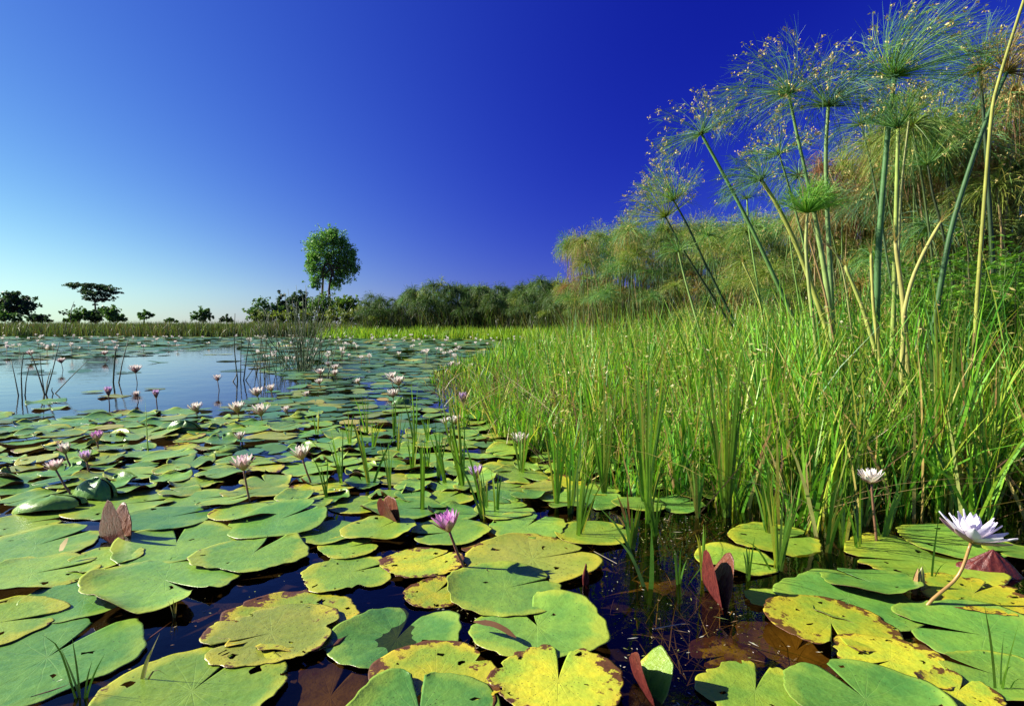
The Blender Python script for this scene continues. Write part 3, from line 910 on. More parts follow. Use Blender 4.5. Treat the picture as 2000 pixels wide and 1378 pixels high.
# conical bud
p = G(1792, 1160)
root = empty('lily_bud', (p.x, p.y, 0), 'closed conical green and brown lily bud between green and lime pads', 'flower bud')
g = Geo()
hb = 58 * p.y / F
prof = [(0, .004), (.02, .009), (.25, .0135), (.5, .0125), (.75, .008), (.93, .003), (1.0, .0006)]
g.tube([(0.002 * i, 0, t * hb) for i, (t, r_) in enumerate(prof)], [r_ for t, r_ in prof], 12, (0.2, 0.22, 0.05))
g.obj('bud', M['stalk'], root)
g = Geo()
for k in range(4):
    a = k * math.pi / 2 + 0.4
    pts = np.array([[[math.cos(a) * (.0142 - .0120 * t ** 2.2), math.sin(a) * (.0142 - .0120 * t ** 2.2), (.02 + .9 * t) * hb] for t in np.linspace(0, 1, 6)]])
    g.ribbons(pts, np.array([[.014, .016, .014, .011, .007, .001]]), np.array([[-math.sin(a), math.cos(a), 0]]), np.array([[0.30, 0.17, 0.06]]))
g.obj('sepals', M['stalk'], root)
g = Geo()
g.tube([(0.01, 0, -0.2), (0, 0, -.05), (0, 0, .003)], .0045, 7, (0.25, .12, .05))
g.obj('stalk', M['stalk'], root)

# ------------------------------------------------------------------ water lilies
def petal_mesh(name, L, Wd, ctip, cbase, curl=0.25):
    t = np.linspace(0, 1, 7)
    w = Wd * np.array([.28, .62, .92, 1.0, .84, .5, .03])
    s = np.linspace(-1, 1, 5)
    T, S = np.meshgrid(t, s, indexing='ij')
    x = T * L
    y = S * w[:, None] * 0.5
    z = L * curl * T ** 2 * 0.6 + 0.10 * Wd * S ** 2 * 2.0 * (1 - T * 0.5)
    i = (np.arange(6)[:, None] * 5 + np.arange(4)[None, :]).ravel()
    q = np.stack([i, i + 1, i + 6, i + 5], 1)
    f = np.clip(T * 1.35, 0, 1)[..., None]
    col = np.asarray(cbase)[None, None] * (1 - f) + np.asarray(ctip)[None, None] * f
    return make_mesh(name, np.stack([x, y, z], -1), q, None, (M['petal'],), col)

PET = {'lav': ((0.80, 0.76, 0.88), (0.74, 0.70, 0.60)), 'white': ((0.90, 0.85, 0.76), (0.80, 0.74, 0.52)),
       'pink': ((0.88, 0.74, 0.72), (0.74, 0.55, 0.45)), 'purple': ((0.72, 0.36, 0.66), (0.56, 0.24, 0.40)), 'lilac': ((0.72, 0.52, 0.78), (0.6, 0.4, 0.5))}
petal_cache = {}
stem_cols = {'lav': (0.34, 0.20, 0.06), 'white': (0.20, 0.10, 0.06), 'pink': (0.20, 0.09, 0.06), 'purple': (0.17, 0.05, 0.05), 'lilac': (0.2, .08, .05)}

def lily(px, py, bx, by, w, kind, label, cup=50, tilt=(0, 0), parts=True, group='water lilies in flower', bend=0.0, npet=18):
    """head at (px,py), stalk leaves the water at (bx,by), w = flower width in px"""
    b = G(bx, by)
    hd = PD(px, py, b.y + tilt[1])
    root = empty('water_lily', (b.x, b.y, 0), label, 'water lily', group)
    D = w * b.y / F * (1.12 if parts else 1.35)
    top = hd - b
    # the head centre lies above the calyx
    cal = top - Vector((0, 0, D * 0.22))
    g = Geo()
    mid = cal * 0.5 + Vector((bend, 0, 0.0))
    path = smooth_path([Vector((-cal.x * 0.25, 0, -0.16)), Vector((0, 0, 0)), mid, cal], 16)
    g.tube(path, np.linspace(0.0052, 0.0042, 17) * (1 if D > .06 else .8), 8, stem_cols[kind])
    g.obj('stem', M['stalk'], root)
    axis = (path[-1] - path[-3]).normalized()
    axis = (axis + Vector((tilt[0] * 0.02, 0, 0.35))).normalized()
    rotq = axis.to_track_quat('Z', 'Y').to_matrix()
    ct, cb = PET[kind]
    op = R(90 - cup)
    L = D * 0.5 / max(math.cos(R(cup) * 0.9), 0.55)
    key = (kind, round(L, 3), cup)
    if key not in petal_cache:
        petal_cache[key] = (petal_mesh('petal', L, L * 0.36, ct, cb), petal_mesh('petal', L * 0.88, L * 0.32, ct, cb), petal_mesh('sepal', L * 0.95, L * 0.38, (0.42, 0.26, 0.26), (0.3, 0.2, 0.08)))
    mo, mi, ms = petal_cache[key]
    whorls = [(mo, 8, cup, 0.0, .0), (mi, 7, cup + 16, 0.22, .1), (mi, 5, min(cup + 32, 82), 0.5, .15)]
    r = np.random.default_rng(int(px * 7 + py))
    allp = []
    for (me, cnt, ang, ph, dz) in whorls:
        for k in range(cnt):
            a = 2 * math.pi * (k + ph) / cnt + r.normal(0, .07)
            mt = Matrix.Rotation(a, 4, 'Z') @ Matrix.Rotation(-R(ang + r.normal(0, 4)), 4, 'Y')
            allp.append(('petal', me, mt))
    for k in range(4):
        mt = Matrix.Rotation(math.pi / 2 * k + .4, 4, 'Z') @ Matrix.Rotation(-R(cup - 9), 4, 'Y')
        allp.append(('sepal', ms, Matrix.Translation((0, 0, -0.003)) @ mt))
    base = Matrix.Translation(cal) @ rotq.to_4x4()
    if parts:
        for nm, me, mt in allp:
            o = bpy.data.objects.new(nm, me)
            link(o, root)
            o.matrix_local = base @ mt
    else:
        g = Geo()
        for nm, me, mt in allp:
            n_ = len(me.vertices)
            co = np.empty(n_ * 3); me.vertices.foreach_get('co', co)
            co = co.reshape(-1, 3)
            mm = np.array(base @ mt)
            co = co @ mm[:3, :3].T + mm[:3, 3]
            pq = np.array([list(p_.vertices) for p_ in me.polygons])
            cc = np.empty(n_ * 4, np.float32); me.color_attributes['Col'].data.foreach_get('color', cc)
            g.add(co, pq, None, cc.reshape(-1, 4)[:, :3])
        tag(g.obj('petals', M['petal'], root), kind='stuff')
    g = Geo()
    ns = 40
    a = r.uniform(0, 6.28, ns)
    rad = np.sqrt(r.uniform(0, 1, ns)) * D * 0.07
    st = np.zeros((ns, 4, 3))
    for k, t in enumerate(np.linspace(0, 1, 4)):
        st[:, k, 0] = np.cos(a) * rad * (1 + t * .9)
        st[:, k, 1] = np.sin(a) * rad * (1 + t * .9)
        st[:, k, 2] = D * 0.02 + t * D * 0.16
    st = st @ np.array(rotq).T + np.array(cal)
    g.ribbons(st, np.full((ns, 4), D * 0.014), np.stack([-np.sin(a), np.cos(a), 0 * a], 1), jit((0.75, 0.5, 0.05), ns, .1, r))
    tag(g.obj('stamens', M['petal'], root), kind='stuff')
    return root

lily(1898, 1030, 1803, 1193, 122, 'lav', 'wide open lavender white water lily on a curved amber stem', 22, bend=0.028)
lily(1702, 931, 1712, 1062, 54, 'white', 'white water lily with yellow heart on a straight dark stem before the sedge', 34)
lily(878, 1024, 908, 1118, 60, 'purple', 'purple cupped water lily leaning over speckled yellow pads', 48)
lily(591, 887, 608, 948, 42, 'white', 'white water lily with pinkish base on a thick red brown stem', 48)
lily(476, 907, 489, 990, 48, 'pink', 'pinkish white water lily with orange sepals on a long tan stem', 46)
lily(931, 926, 944, 1002, 34, 'lilac', 'small lilac water lily beside a crossing sedge blade', 54)
lily(1016, 859, 1018, 895, 40, 'white', 'pure white water lily at the edge of the sedge', 44)
lily(128, 880, 138, 914, 28, 'white', 'half closed white water lily above the dark water gap', 56)
lily(169, 894, 176, 930, 27, 'lilac', 'rosy half open water lily behind the domed dark leaf', 56)
lily(109, 909, 140, 972, 36, 'pink', 'pale pink water lily leaning away on a long stem beside the tented leaf', 40)
lily(190, 856, 193, 884, 26, 'purple', 'dark pink half closed water lily reflected in blue water', 58)

MIDL = 'white water lily rising from the pads near the open blue water'
for (px, py, by, w, k) in [(383, 797, 815, 24, 'white'), (464, 797, 816, 28, 'white'), (510, 803, 825, 31, 'white'), (503, 767, 782, 24, 'white'), (530, 759, 776, 18, 'white'),
        (265, 722, 748, 21, 'white'), (425, 739, 762, 16, 'white'), (267, 770, 784, 14, 'white'), (765, 738, 760, 24, 'white'), (779, 746, 766, 25, 'white'), (768, 770, 792, 22, 'white'),
        (890, 822, 838, 24, 'white'), (870, 823, 838, 18, 'white'), (656, 718, 735, 15, 'white'), (655, 729, 742, 15, 'white'), (641, 712, 728, 13, 'white'), (626, 727, 745, 16, 'white'), (624, 746, 760, 15, 'white'),
        (898, 714, 722, 16, 'white'), (884, 712, 722, 14, 'white'), (921, 716, 725, 14, 'white'), (120, 705, 722, 14, 'white'), (60, 690, 703, 13, 'white'), (205, 690, 703, 12, 'white'), (470, 852, 866, 20, 'white'),
        (560, 800, 812, 16, 'white'), (700, 745, 755, 14, 'white'), (600, 770, 780, 14, 'white')]:
    lily(px, py, px + 3, by, w, k, MIDL, 46, parts=False, group='white lilies at the rim of the open water')
for (px, py, by, w) in [(212, 768, 792, 16), (305, 773, 797, 14), (905, 783, 812, 20)]:
    lily(px, py, px + 2, by, w, 'lilac', 'pink tinged water lily bud standing over its own reflection' if px < 400 else 'pinkish water lily on a tan stem within the sedge margin', 66, parts=False, group='pink lilies in the water' if px < 400 else None)

# the far flowers share a few heads
def far_head(seed):
    g = Geo()
    r = np.random.default_rng(seed)
    me = petal_mesh('petal', 0.066, 0.032, (0.9, 0.85, 0.78), (0.8, 0.74, 0.62))
    co = np.empty(len(me.vertices) * 3); me.vertices.foreach_get('co', co); co = co.reshape(-1, 3)
    pq = np.array([list(p_.vertices) for p_ in me.polygons])
    z0 = r.uniform(.05, .14)
    for k in range(13):
        mt = np.array(Matrix.Translation((0, 0, z0)) @ Matrix.Rotation(2 * math.pi * k / 13 * 2.4, 4, 'Z') @ Matrix.Rotation(-R(r.uniform(25, 70)), 4, 'Y'))
        g.add(co @ mt[:3, :3].T + mt[:3, 3], pq, None, (0.9, 0.85, 0.78))
    g.tube([(0.01, 0, -.03), (0, 0, z0)], .004, 6, (0.15, .1, .06))
    return g.mesh('water_lily', M['petal'])
HEADS = [far_head(s) for s in range(5)]
nfl = 0
for it in range(4000):
    if nfl >= 225: break
    px = rng.uniform(-20, 1120)
    py = 661 + 52 * rng.random() ** 1.7
    p = G(px, py)
    if bool(in_poly(np.array([p.x]), np.array([p.y]), GRASS)[0]) or bool(in_poly(np.array([p.x]), np.array([p.y]), LAND)[0]): continue
    if bool(in_poly(np.array([px]), np.array([py]), OPEN)[0]): continue
    if px < 480 and py > 700: continue
    if px < 480 and rng.random() < 0.35: continue
    o = bpy.data.objects.new('water_lily', HEADS[int(rng.integers(5))])
    s = rng.uniform(1.0, 1.6)
    o.scale = (s, s, s)
    o.location = (p.x, p.y, 0)
    o.rotation_euler = (0, 0, rng.uniform(0, 6.28))
    link(o)
    tag(o, 'tiny white water lily dotting the distant lily carpet', 'water lily', 'white lilies dotting the far lily carpet')
    nfl += 1

# ------------------------------------------------------------------ grasses
GREEN = [(0.145, 0.39, 0.03), (0.23, 0.47, 0.035), (0.07, 0.23, 0.03), (0.40, 0.51, 0.055), (0.54, 0.47, 0.14), (0.36, 0.24, 0.09)]

def blades(g, base, h, lean_az, lean, bend, width, col, S=5, r=rng):
    N = len(base)
    t = np.linspace(0, 1, S)[None, :]
    dx, dy = np.cos(lean_az)[:, None], np.sin(lean_az)[:, None]
    hor = h[:, None] * (lean[:, None] * t + bend[:, None] * t ** 2.4)
    z = h[:, None] * (t - 0.28 * np.abs(bend[:, None]) * t ** 2.5)
    P = np.stack([base[:, 0:1] + hor * dx, base[:, 1:2] + hor * dy, base[:, 2:3] + z], -1)
    prof = np.interp(np.linspace(0, 1, S), [0, 0.3, 0.7, 1.0], [0.75, 1.0, 0.7, 0.06])
    W = width[:, None] * prof[None, :]
    a = r.uniform(0, math.pi, N)
    side = np.stack([np.cos(a), np.sin(a) * 0.6, 0 * a], 1)
    side /= np.linalg.norm(side, axis=1, keepdims=True)
    g.ribbons(P, W, side, col)

def grass_height(X, Y):
    return np.clip(0.36 + 0.24 * (X + 0.5) + 0.012 * (Y - 5), 0.26, 0.98)

def tufted(poly, n, per, lo, hi, zfun, wmul=1.0, hmul=1.0, cols=GREEN, wts=(5, 5, 4, 2.5, 1.3, 0.7), spread=0.05, edge_fade=True, lean_s=0.10, xlim=None):
    g = Geo()
    pts = []
    xs = [p[0] for p in poly]
    while len(pts) < n:
        Y = rng.uniform(lo, hi, 4000)
        X = rng.uniform(min(xs), max(xs), 4000)
        k = in_poly(X, Y, poly) & (np.abs(X) < 0.98 * Y + 0.9)
        pts += list(zip(X[k], Y[k]))
    T = np.array(pts[:n])
    if edge_fade:
        T = T[rng.random(n) < np.clip(poly_dist(T[:, 0], T[:, 1], poly) / 1.0 + 0.22, 0, 1)]
        n = len(T)
    th = grass_height(T[:, 0], T[:, 1]) * rng.uniform(0.75, 1.15, n) if zfun is None else zfun(T[:, 0], T[:, 1])
    if edge_fade:
        d = poly_dist(T[:, 0], T[:, 1], poly)
        th *= (0.60 + 0.40 * np.clip(d / 0.8, 0, 1)) * rng.uniform(.8, 1.15, n)
    B = np.repeat(T, per, axis=0) + rng.normal(0, spread, (n * per, 2))
    N = len(B)
    z = np.maximum(terrain_h(B[:, 0], B[:, 1]), -0.09)
    base = np.column_stack([B, z])
    h = np.repeat(th, per) * rng.uniform(0.45, 1.12, N) * hmul - z * 0.6
    az = np.repeat(rng.uniform(0, 6.28, n), per) * 0.15 + rng.uniform(0, 6.28, N)
    g_lean = np.abs(rng.normal(lean_s, 0.10, N))
    bend = np.where(rng.random(N) < 0.14, rng.uniform(0.3, 0.9, N), rng.uniform(0, 0.22, N))
    width = rng.uniform(0.0035, 0.0085, N) * wmul
    col = pick(cols, wts, N, 0.2)
    blades(g, base, h, az, g_lean, bend, width, col, 5)
    return g

nearg = [(x, y) for x, y in GRASS]
g = tufted(nearg, 900, 22, 1.7, 5.2, None, 2.0, spread=0.030, lean_s=.15, wts=(5, 5.5, 4, 3.4, 1.6, 0.9))
o = g.obj('sedge_bed', M['grass'])
tag(o, 'dense bright green sedge and grass standing along the pond margin', 'grass', kind='stuff')
g = tufted(nearg, 860, 17, 5.0, 11.0, None, 2.6, spread=0.05, lean_s=.14, wts=(5, 5.5, 4, 3.2, 1.2, 0.6))
o = g.obj('sedge_bed', M['grass'])
tag(o, 'thick bright green sedge bed in front of the papyrus thicket', 'grass', kind='stuff')
g = tufted(nearg, 560, 18, 10.5, 22.5, None, 2.8, spread=0.13)
o = g.obj('sedge_bed', M['grass'])
tag(o, 'more distant sedge bed closing the lily field below the papyrus', 'grass', kind='stuff')
FARB = [(-10.8, 31.5), (-4, 30), (0.0, 28), (1.2, 24), (2.2, 20.5), (6, 21), (6, 30), (0, 34), (-10.5, 36)]
g = tufted(FARB, 1300, 14, 20, 36, lambda X, Y: rng.uniform(0.45, 0.75, len(X)), 5.0, spread=0.22, edge_fade=False,
           cols=[(0.27, 0.46, 0.035), (0.35, 0.52, 0.035), (0.18, 0.36, 0.03), (0.48, 0.50, 0.06)], wts=(5, 4, 3, 1))
o = g.obj('bank_grass', M['grass'])
tag(o, 'sunlit yellow green grass bank at the foot of the dark papyrus', 'grass', kind='stuff')

# yellowing seed stalks in the sedge
g = Geo()
n = 2600
Y = rng.uniform(2.3, 7.5, 9000); X = rng.uniform(0.2, 6, 9000)
k = in_poly(X, Y, GRASS) & (X < 0.95 * Y + .6)
X, Y = X[k][:n], Y[k][:n]
n = len(X)
hh = grass_height(X, Y) * rng.uniform(0.45, 1.02, n)
C = np.column_stack([X, Y, hh])
for _ in range(4):
    d = rng.normal(0, 1, (n, 3)); d[:, 2] = np.abs(d[:, 2]) * .6; d /= np.linalg.norm(d, axis=1, keepdims=True)
    U = d * rng.uniform(.008, .022, (n, 1))
    V_ = np.cross(d, rng.normal(0, 1, (n, 3))); V_ /= np.linalg.norm(V_, axis=1, keepdims=True); V_ *= rng.uniform(.002, .0045, (n, 1))
    g.cards(C + rng.normal(0, .018, (n, 3)), U, V_, pick([(0.42, 0.40, 0.10), (0.5, 0.42, 0.16), (0.3, 0.36, 0.06), (0.34, 0.24, 0.1)], [4, 3, 3, 1], n))
blades(g, np.column_stack([X, Y, np.full(n, -.05)]), hh + .05, rng.uniform(0, 6.28, n), np.zeros(n) + .01, np.zeros(n), np.full(n, .0028), pick([(0.25, 0.33, 0.06), (0.4, 0.38, 0.1)], [2, 1], n), 3)
o = g.obj('sedge_seed_stalks', M['grass'])
tag(o, 'straw coloured seed stalks scattered through the tall sedge', 'grass', kind='stuff')

# dead blades added low in the sedge, their browns standing in for shade
g = Geo()
Y = rng.uniform(1.8, 6.5, 12000); X = rng.uniform(-.8, 6, 12000)
k = in_poly(X, Y, GRASS) & (X < 0.95 * Y + .6)
X, Y = X[k][:3000], Y[k][:3000]
n = len(X)
blades(g, np.column_stack([X, Y, rng.uniform(-.02, .22, n)]), rng.uniform(.12, .38, n), rng.uniform(0, 6.28, n), rng.uniform(.3, 2.0, n), rng.uniform(-.2, .9, n), rng.uniform(.003, .008, n),
       pick([(0.34, 0.24, 0.11), (0.22, 0.14, 0.06), (0.48, 0.40, 0.2), (0.12, 0.08, 0.04)], [3, 3, 2, 3], n), 5)
o = g.obj('sedge_shade_litter', M['grass']); tag(o, 'brown dead blades added low among the sedge stems, their dark tones standing for shade', 'dry leaves', kind='stuff')

# far reed belt
def belt(name, poly, n, per, lo, hi, hrange, cols, wts, wm, label):
    g = tufted(poly, n, per, lo, hi, lambda X, Y: rng.uniform(*hrange, len(X)), wm, spread=0.3, edge_fade=False, cols=cols, wts=wts, lean_s=.04)
    o = g.obj(name, M['grass'])
    tag(o, label, 'reeds', kind='stuff')
BELT = [(-16, 34.0), (-26, 35.4), (-40, 36.5), (-40, 42), (-16, 41), (-9, 37), (-9.5, 33)]
belt('reed_belt', BELT, 1500, 16, 33, 42, (0.75, 1.0), [(0.09, 0.15, 0.035), (0.13, 0.18, 0.04), (0.16, 0.12, 0.05), (0.07, 0.11, 0.04)], (4, 3, 2, 2), 5.5, 'distant belt of dull green reeds along the far shore')

# ------------------------------------------------------------------ sedge tufts with separate blades
def sedge_tuft(bx, by, tops, label, width=0.008, cols=None, group='sedge tufts standing in the water', name='sedge_tuft', dz=0.0):
    """tops: list of (px, py, depth offset, sag)"""
    b = G(bx, by)
    root = empty(name, (b.x, b.y, 0), label, 'sedge', group)
    for (tx, ty, dd, sag) in tops:
        t = PD(tx, ty, b.y + dd) - b
        st = Vector((rng.normal(0, .006), rng.normal(0, .006), -0.06))
        mid = t * 0.55 + Vector((0, 0, sag))
        path = smooth_path([st, st * 0.3 + t * 0.2, mid, t], 8)
        P = np.array([[list(v_) for v_ in path]])
        wv = np.interp(np.linspace(0, 1, 9), [0, .25, .7, 1], [.7, 1, .75, .05])[None] * width * rng.uniform(.75, 1.25)
        a = rng.uniform(-.5, .5)
        g = Geo()
        c = pick(cols or [(0.12, 0.28, 0.03), (0.2, 0.36, 0.04), (0.09, 0.2, 0.03), (0.4, 0.42, 0.06)], [4, 4, 2, 1.5], 1)
        g.ribbons(P, wv, np.array([[math.cos(a), math.sin(a), 0]]), c)
        g.obj('blade', M['grass'], root)
    return root

def fan(bx, by, hpx, spread, n, lean=0, jitter=0.25):
    out = []
    for k in range(n):
        f = (k + 0.5) / n * 2 - 1
        out.append((bx + lean + f * spread + rng.normal(0, spread * .2), by - hpx * rng.uniform(1 - jitter * 1.6, 1.05), rng.uniform(-.12, .12), rng.uniform(0, .03)))
    return out

sedge_tuft(722, 946, fan(722, 946, 125, 10, 5, -28) + [(778, 838, 0, .01)], 'leaning bright sedge tuft rising between lily pads beside the glossy yellow pad', .011)
sedge_tuft(826, 998, fan(826, 998, 160, 6, 4, -2), 'two upright bright sedge blades standing before the lime bowl shaped pad', .010)
sedge_tuft(872, 946, fan(872, 946, 120, 16, 5, -30), 'short leaning sedge blades beside the bowl shaped lime pad', .009)
sedge_tuft(905, 955, fan(905, 955, 190, 24, 9, -22), 'broad bladed sedge tuft next to the small lilac lily', .012)
sedge_tuft(948, 1012, [(880, 880, .0, .02), (900, 840, 0, .02), (930, 900, 0, .0), (938, 920, 0, 0)], 'long sedge blade crossing behind the small lilac lily', .011)
sedge_tuft(1018, 925, fan(1018, 925, 130, 30, 9), 'sedge tuft under the pure white lily', .008)
sedge_tuft(1088, 990, fan(1088, 990, 210, 28, 12), 'slender sedge tuft at the corner of the grass bed', .008)
sedge_tuft(1180, 965, fan(1180, 965, 240, 36, 14), 'full sedge tuft beside the dead brown stalk', .009)
sedge_tuft(1262, 985, fan(1262, 985, 330, 50, 18), 'tall dense sedge tuft behind the dead brown stalk', .010)
sedge_tuft(1418, 1008, fan(1418, 1008, 360, 60, 22), 'very dense tall sedge tuft rooted in the black water', .010)
sedge_tuft(1275, 1150, [(1165, 985, .15, .03), (1190, 1040, .1, .02), (1272, 1030, 0, 0)], 'bent bright sedge blade leaning over brown water', .012)
sedge_tuft(1230, 1030, [(1205, 965, 0, 0), (1225, 960, 0, 0), (1190, 1000, 0, .01)], 'dead brown stalk clump at the front of the sedge', .012, [(0.26, 0.12, 0.06), (0.34, 0.2, 0.09), (0.2, .1, .05), (.3, .2, .1)])
sedge_tuft(1520, 1115, fan(1520, 1115, 190, 40, 8, 10) + [(1440, 1050, 0, .02), (1570, 960, 0, .02)], 'sedge tuft growing in front of the lime pad', .010)
sedge_tuft(1612, 1078, fan(1612, 1078, 150, 12, 5, 36), 'leaning sedge tuft beside the lime pad', .011)
sedge_tuft(1722, 1056, [(1800, 860, .1, .0), (1770, 900, 0, 0), (1745, 930, 0, 0), (1760, 960, 0, .02), (1812, 845, .1, .02), (1690, 940, 0, 0)], 'pale yellow based sedge tuft leaning beside the dark stemmed white lily', .014)
sedge_tuft(1842, 985, fan(1842, 985, 470, 60, 20), 'tallest sedge tuft rising toward the leafy shrub', .012)
sedge_tuft(1935, 1010, fan(1935, 1010, 330, 70, 18), 'sedge tuft behind the lavender lily', .010)
sedge_tuft(1325, 1140, fan(1325, 1140, 70, 18, 5) + [(1440, 1068, 0, .02)], 'sparse short sedge sprout in the brown water', .006)
sedge_tuft(1372, 1128, fan(1372, 1128, 110, 14, 5), 'thin sedge sprout beside the wet red rolled leaf', .006)
sedge_tuft(1462, 1130, fan(1462, 1130, 90, 16, 5), 'thin sedge sprout at the rim of the lime pad', .007)
sedge_tuft(620, 850, fan(620, 850, 60, 14, 4), 'small bright sedge sprout among the crowded pads', .009)
sedge_tuft(683, 872, fan(683, 872, 80, 14, 5), 'bright sedge sprout near the pale yellow pads', .009)
sedge_tuft(770, 860, fan(770, 860, 90, 10, 4), 'thin sedge sprout by the edge of the sedge bed', .008)
sedge_tuft(288, 880, [(283, 775, 0, 0), (286, 800, 0, 0)], 'single pale grass blade standing in the crowded pads', .008)
sedge_tuft(160, 1362, [(82, 1238, 0, .03), (140, 1240, 0, .0), (205, 1275, 0, 0), (110, 1330, 0, .02), (118, 1262, .05, 0), (180, 1290, 0, 0)], 'branching green sprig growing in front of the largest blue green pad', .006, name='grass_sprig')
sedge_tuft(270, 1330, [(312, 1236, 0, 0), (300, 1262, 0, .005), (330, 1320, 0, .02)], 'dry twig like grass sprig leaning over the channel', .006, [(0.3, 0.3, 0.12), (.2, .12, .06), (.34, .3, .14), (.3, .26, .1)], name='grass_sprig')
sedge_tuft(342, 1205, [(328, 1172, 0, 0), (338, 1168, 0, 0), (345, 1175, 0, 0)], 'tiny yellow sprout on a dark stub in the blue channel', .006, [(0.5, 0.5, 0.1), (.4, .42, .08), (.5, .4, .1), (.45, .4, .1)], name='grass_sprig')
sedge_tuft(1950, 1362, [(1922, 1178, 0, .01), (1990, 1215, 0, 0), (1975, 1300, 0, .02), (1960, 1240, .05, 0), (2010, 1330, 0, .02)], 'arching green sprig in front of the shadow crossed pad', .006, name='grass_sprig')
sedge_tuft(1815, 1140, [(1835, 1000, .0, 0), (1850, 1095, 0, .01)], 'thin dark grass stem between the bud and the lavender lily', .006, name='grass_sprig')

for k in range(18):
    bx, by = rng.uniform(640, 1010), rng.uniform(840, 1000)
    if bx + (by - 840) * .9 < 700: continue
    sedge_tuft(bx, by, fan(bx, by, rng.uniform(60, 130), 16, int(rng.integers(3, 7)), rng.uniform(-20, 12)), 'slim bright sedge sprout pushing up between pads beside the sedge bed', .008)
for k in range(12):
    bx, by = rng.uniform(1110, 1700), rng.uniform(1000, 1085)
    sedge_tuft(bx, by, fan(bx, by, rng.uniform(80, 190), 26, int(rng.integers(5, 10)), rng.uniform(-20, 30)), 'ragged loose sedge tuft rooted in dark water before the sedge bed', .010)

# bits lying on the pads
p = G(958, 1228)
g = Geo()
path = smooth_path([G(925, 1213, .045) - p, G(960, 1217, .052) - p, G(985, 1228, .05) - p, G(1008, 1244, .044) - p], 10)
g.ribbons(np.array([[list(v_) for v_ in path]]), np.interp(np.linspace(0, 1, 11), [0, .2, .8, 1], [.004, .016, .015, .004])[None], np.array([[.2, 1, .35]]), np.array([[0.16, 0.075, 0.035]]))
o = g.obj('dead_leaf_strip', M['grass'], loc=p); tag(o, 'curled dead brown leaf strip lying on a bright green pad', 'leaf')
p = G(200, 1290)
g = Geo()
g.tube(smooth_path([G(60, 1362, .002) - p, G(150, 1332, .003) - p, G(215, 1298, .002) - p, G(262, 1268, .001) - p, G(335, 1215, -.004) - p], 16), .0032, 7, (0.12, 0.05, 0.03))
o = g.obj('fallen_stalk', M['stalk'], loc=p); tag(o, 'long brown lily stalk floating along the edge of the largest pad', 'stalk')
p = G(119, 1062)
g = Geo()
g.ribbons(np.array([[list(G(119, 1075, .045) - p), list(G(124, 1062, .06) - p), list(G(131, 1050, .075) - p)]]), np.array([[.012, .02, .008]]), np.array([[1, .2, .2]]), np.array([[0.6, 0.42, 0.14]]))
o = g.obj('dry_leaf_scrap', M['grass'], loc=p); tag(o, 'small tan dry leaf scrap on the margin of a green pad', 'leaf')
for k, (a, b_, lab) in enumerate([((1275, 1230), (1338, 1216), 'pale dry straw floating on black water below the rolled red leaf'), ((1160, 1078), (1205, 1100), 'pale grass straw hanging over the brown water')]):
    p = G(*a)
    g = Geo()
    g.tube([(0, 0, .004), G(b_[0], b_[1], .006) - p], .0012, 6, (0.75, 0.65, 0.38))
    o = g.obj('straw', M['stalk'], loc=p); tag(o, lab, 'straw')

# brown weed under the clear water and scraps floating on it
def in_water(n_, polys, wts_):
    out = []
    while len(out) < n_:
        pl = polys[int(rng.choice(len(polys), p=np.array(wts_) / sum(wts_)))]
        x_, y_ = rng.uniform(min(q_[0] for q_ in pl), max(q_[0] for q_ in pl)), rng.uniform(min(q_[1] for q_ in pl), max(q_[1] for q_ in pl))
        if in_poly(np.array([x_]), np.array([y_]), pl)[0]: out.append(G(x_, y_))
    return np.array([list(v_) for v_ in out])
W_ = in_water(1500, [CHANNELS[1], CHANNELS[0], CHANNELS[6], CHANNELS[7], CHANNELS[8]], [5, 2, 3, 2, 1])
g = Geo()
n = len(W_)
clump = np.sin(W_[:, 0] * 17) * np.sin(W_[:, 1] * 13 + 1) > -0.35
W_ = W_[clump]; n = len(W_)
W_[:, 2] = -rng.uniform(.03, .2, n)
blades(g, W_, rng.uniform(.03, .10, n), rng.uniform(0, 6.28, n), rng.uniform(.5, 3.0, n), rng.uniform(-.5, 1.5, n), rng.uniform(.0015, .0045, n), pick([(0.30, 0.20, 0.06), (0.18, 0.12, 0.04), (0.16, 0.18, 0.04), (0.42, 0.30, 0.1)], [3, 3, 2, 1], n), 4)
g.v[-1][:, 2] = np.minimum(g.v[-1][:, 2], -0.006)
o = g.obj('water_weed', M['grass']); tag(o, 'murky brown weed hanging below the surface between the pads', 'water weed', kind='stuff')
W_ = in_water(520, [CHANNELS[1], CHANNELS[0], CHANNELS[6], CHANNELS[7], CHANNELS[8]], [5, 3, 3, 2, 1])
n = len(W_)
W_[:, 2] = rng.uniform(.002, .004, n)
a_ = rng.uniform(0, 6.28, n)
L_ = rng.uniform(.001, .006, (n, 1)) * np.where(rng.random((n, 1)) < .12, 3.5, 1)
g = Geo()
g.cards(W_, np.column_stack([np.cos(a_), np.sin(a_), 0 * a_]) * L_, np.column_stack([-np.sin(a_), np.cos(a_), 0 * a_]) * np.minimum(L_ * .5, .0018), pick([(0.5, 0.42, 0.2), (0.3, 0.2, 0.08), (0.4, 0.45, 0.12), (.7, .66, .5)], [3, 2, 2, 2], n))
o = g.obj('floating_scraps', M['grass']); tag(o, 'tiny pale plant scraps drifting on the dark water', 'scraps', kind='stuff')

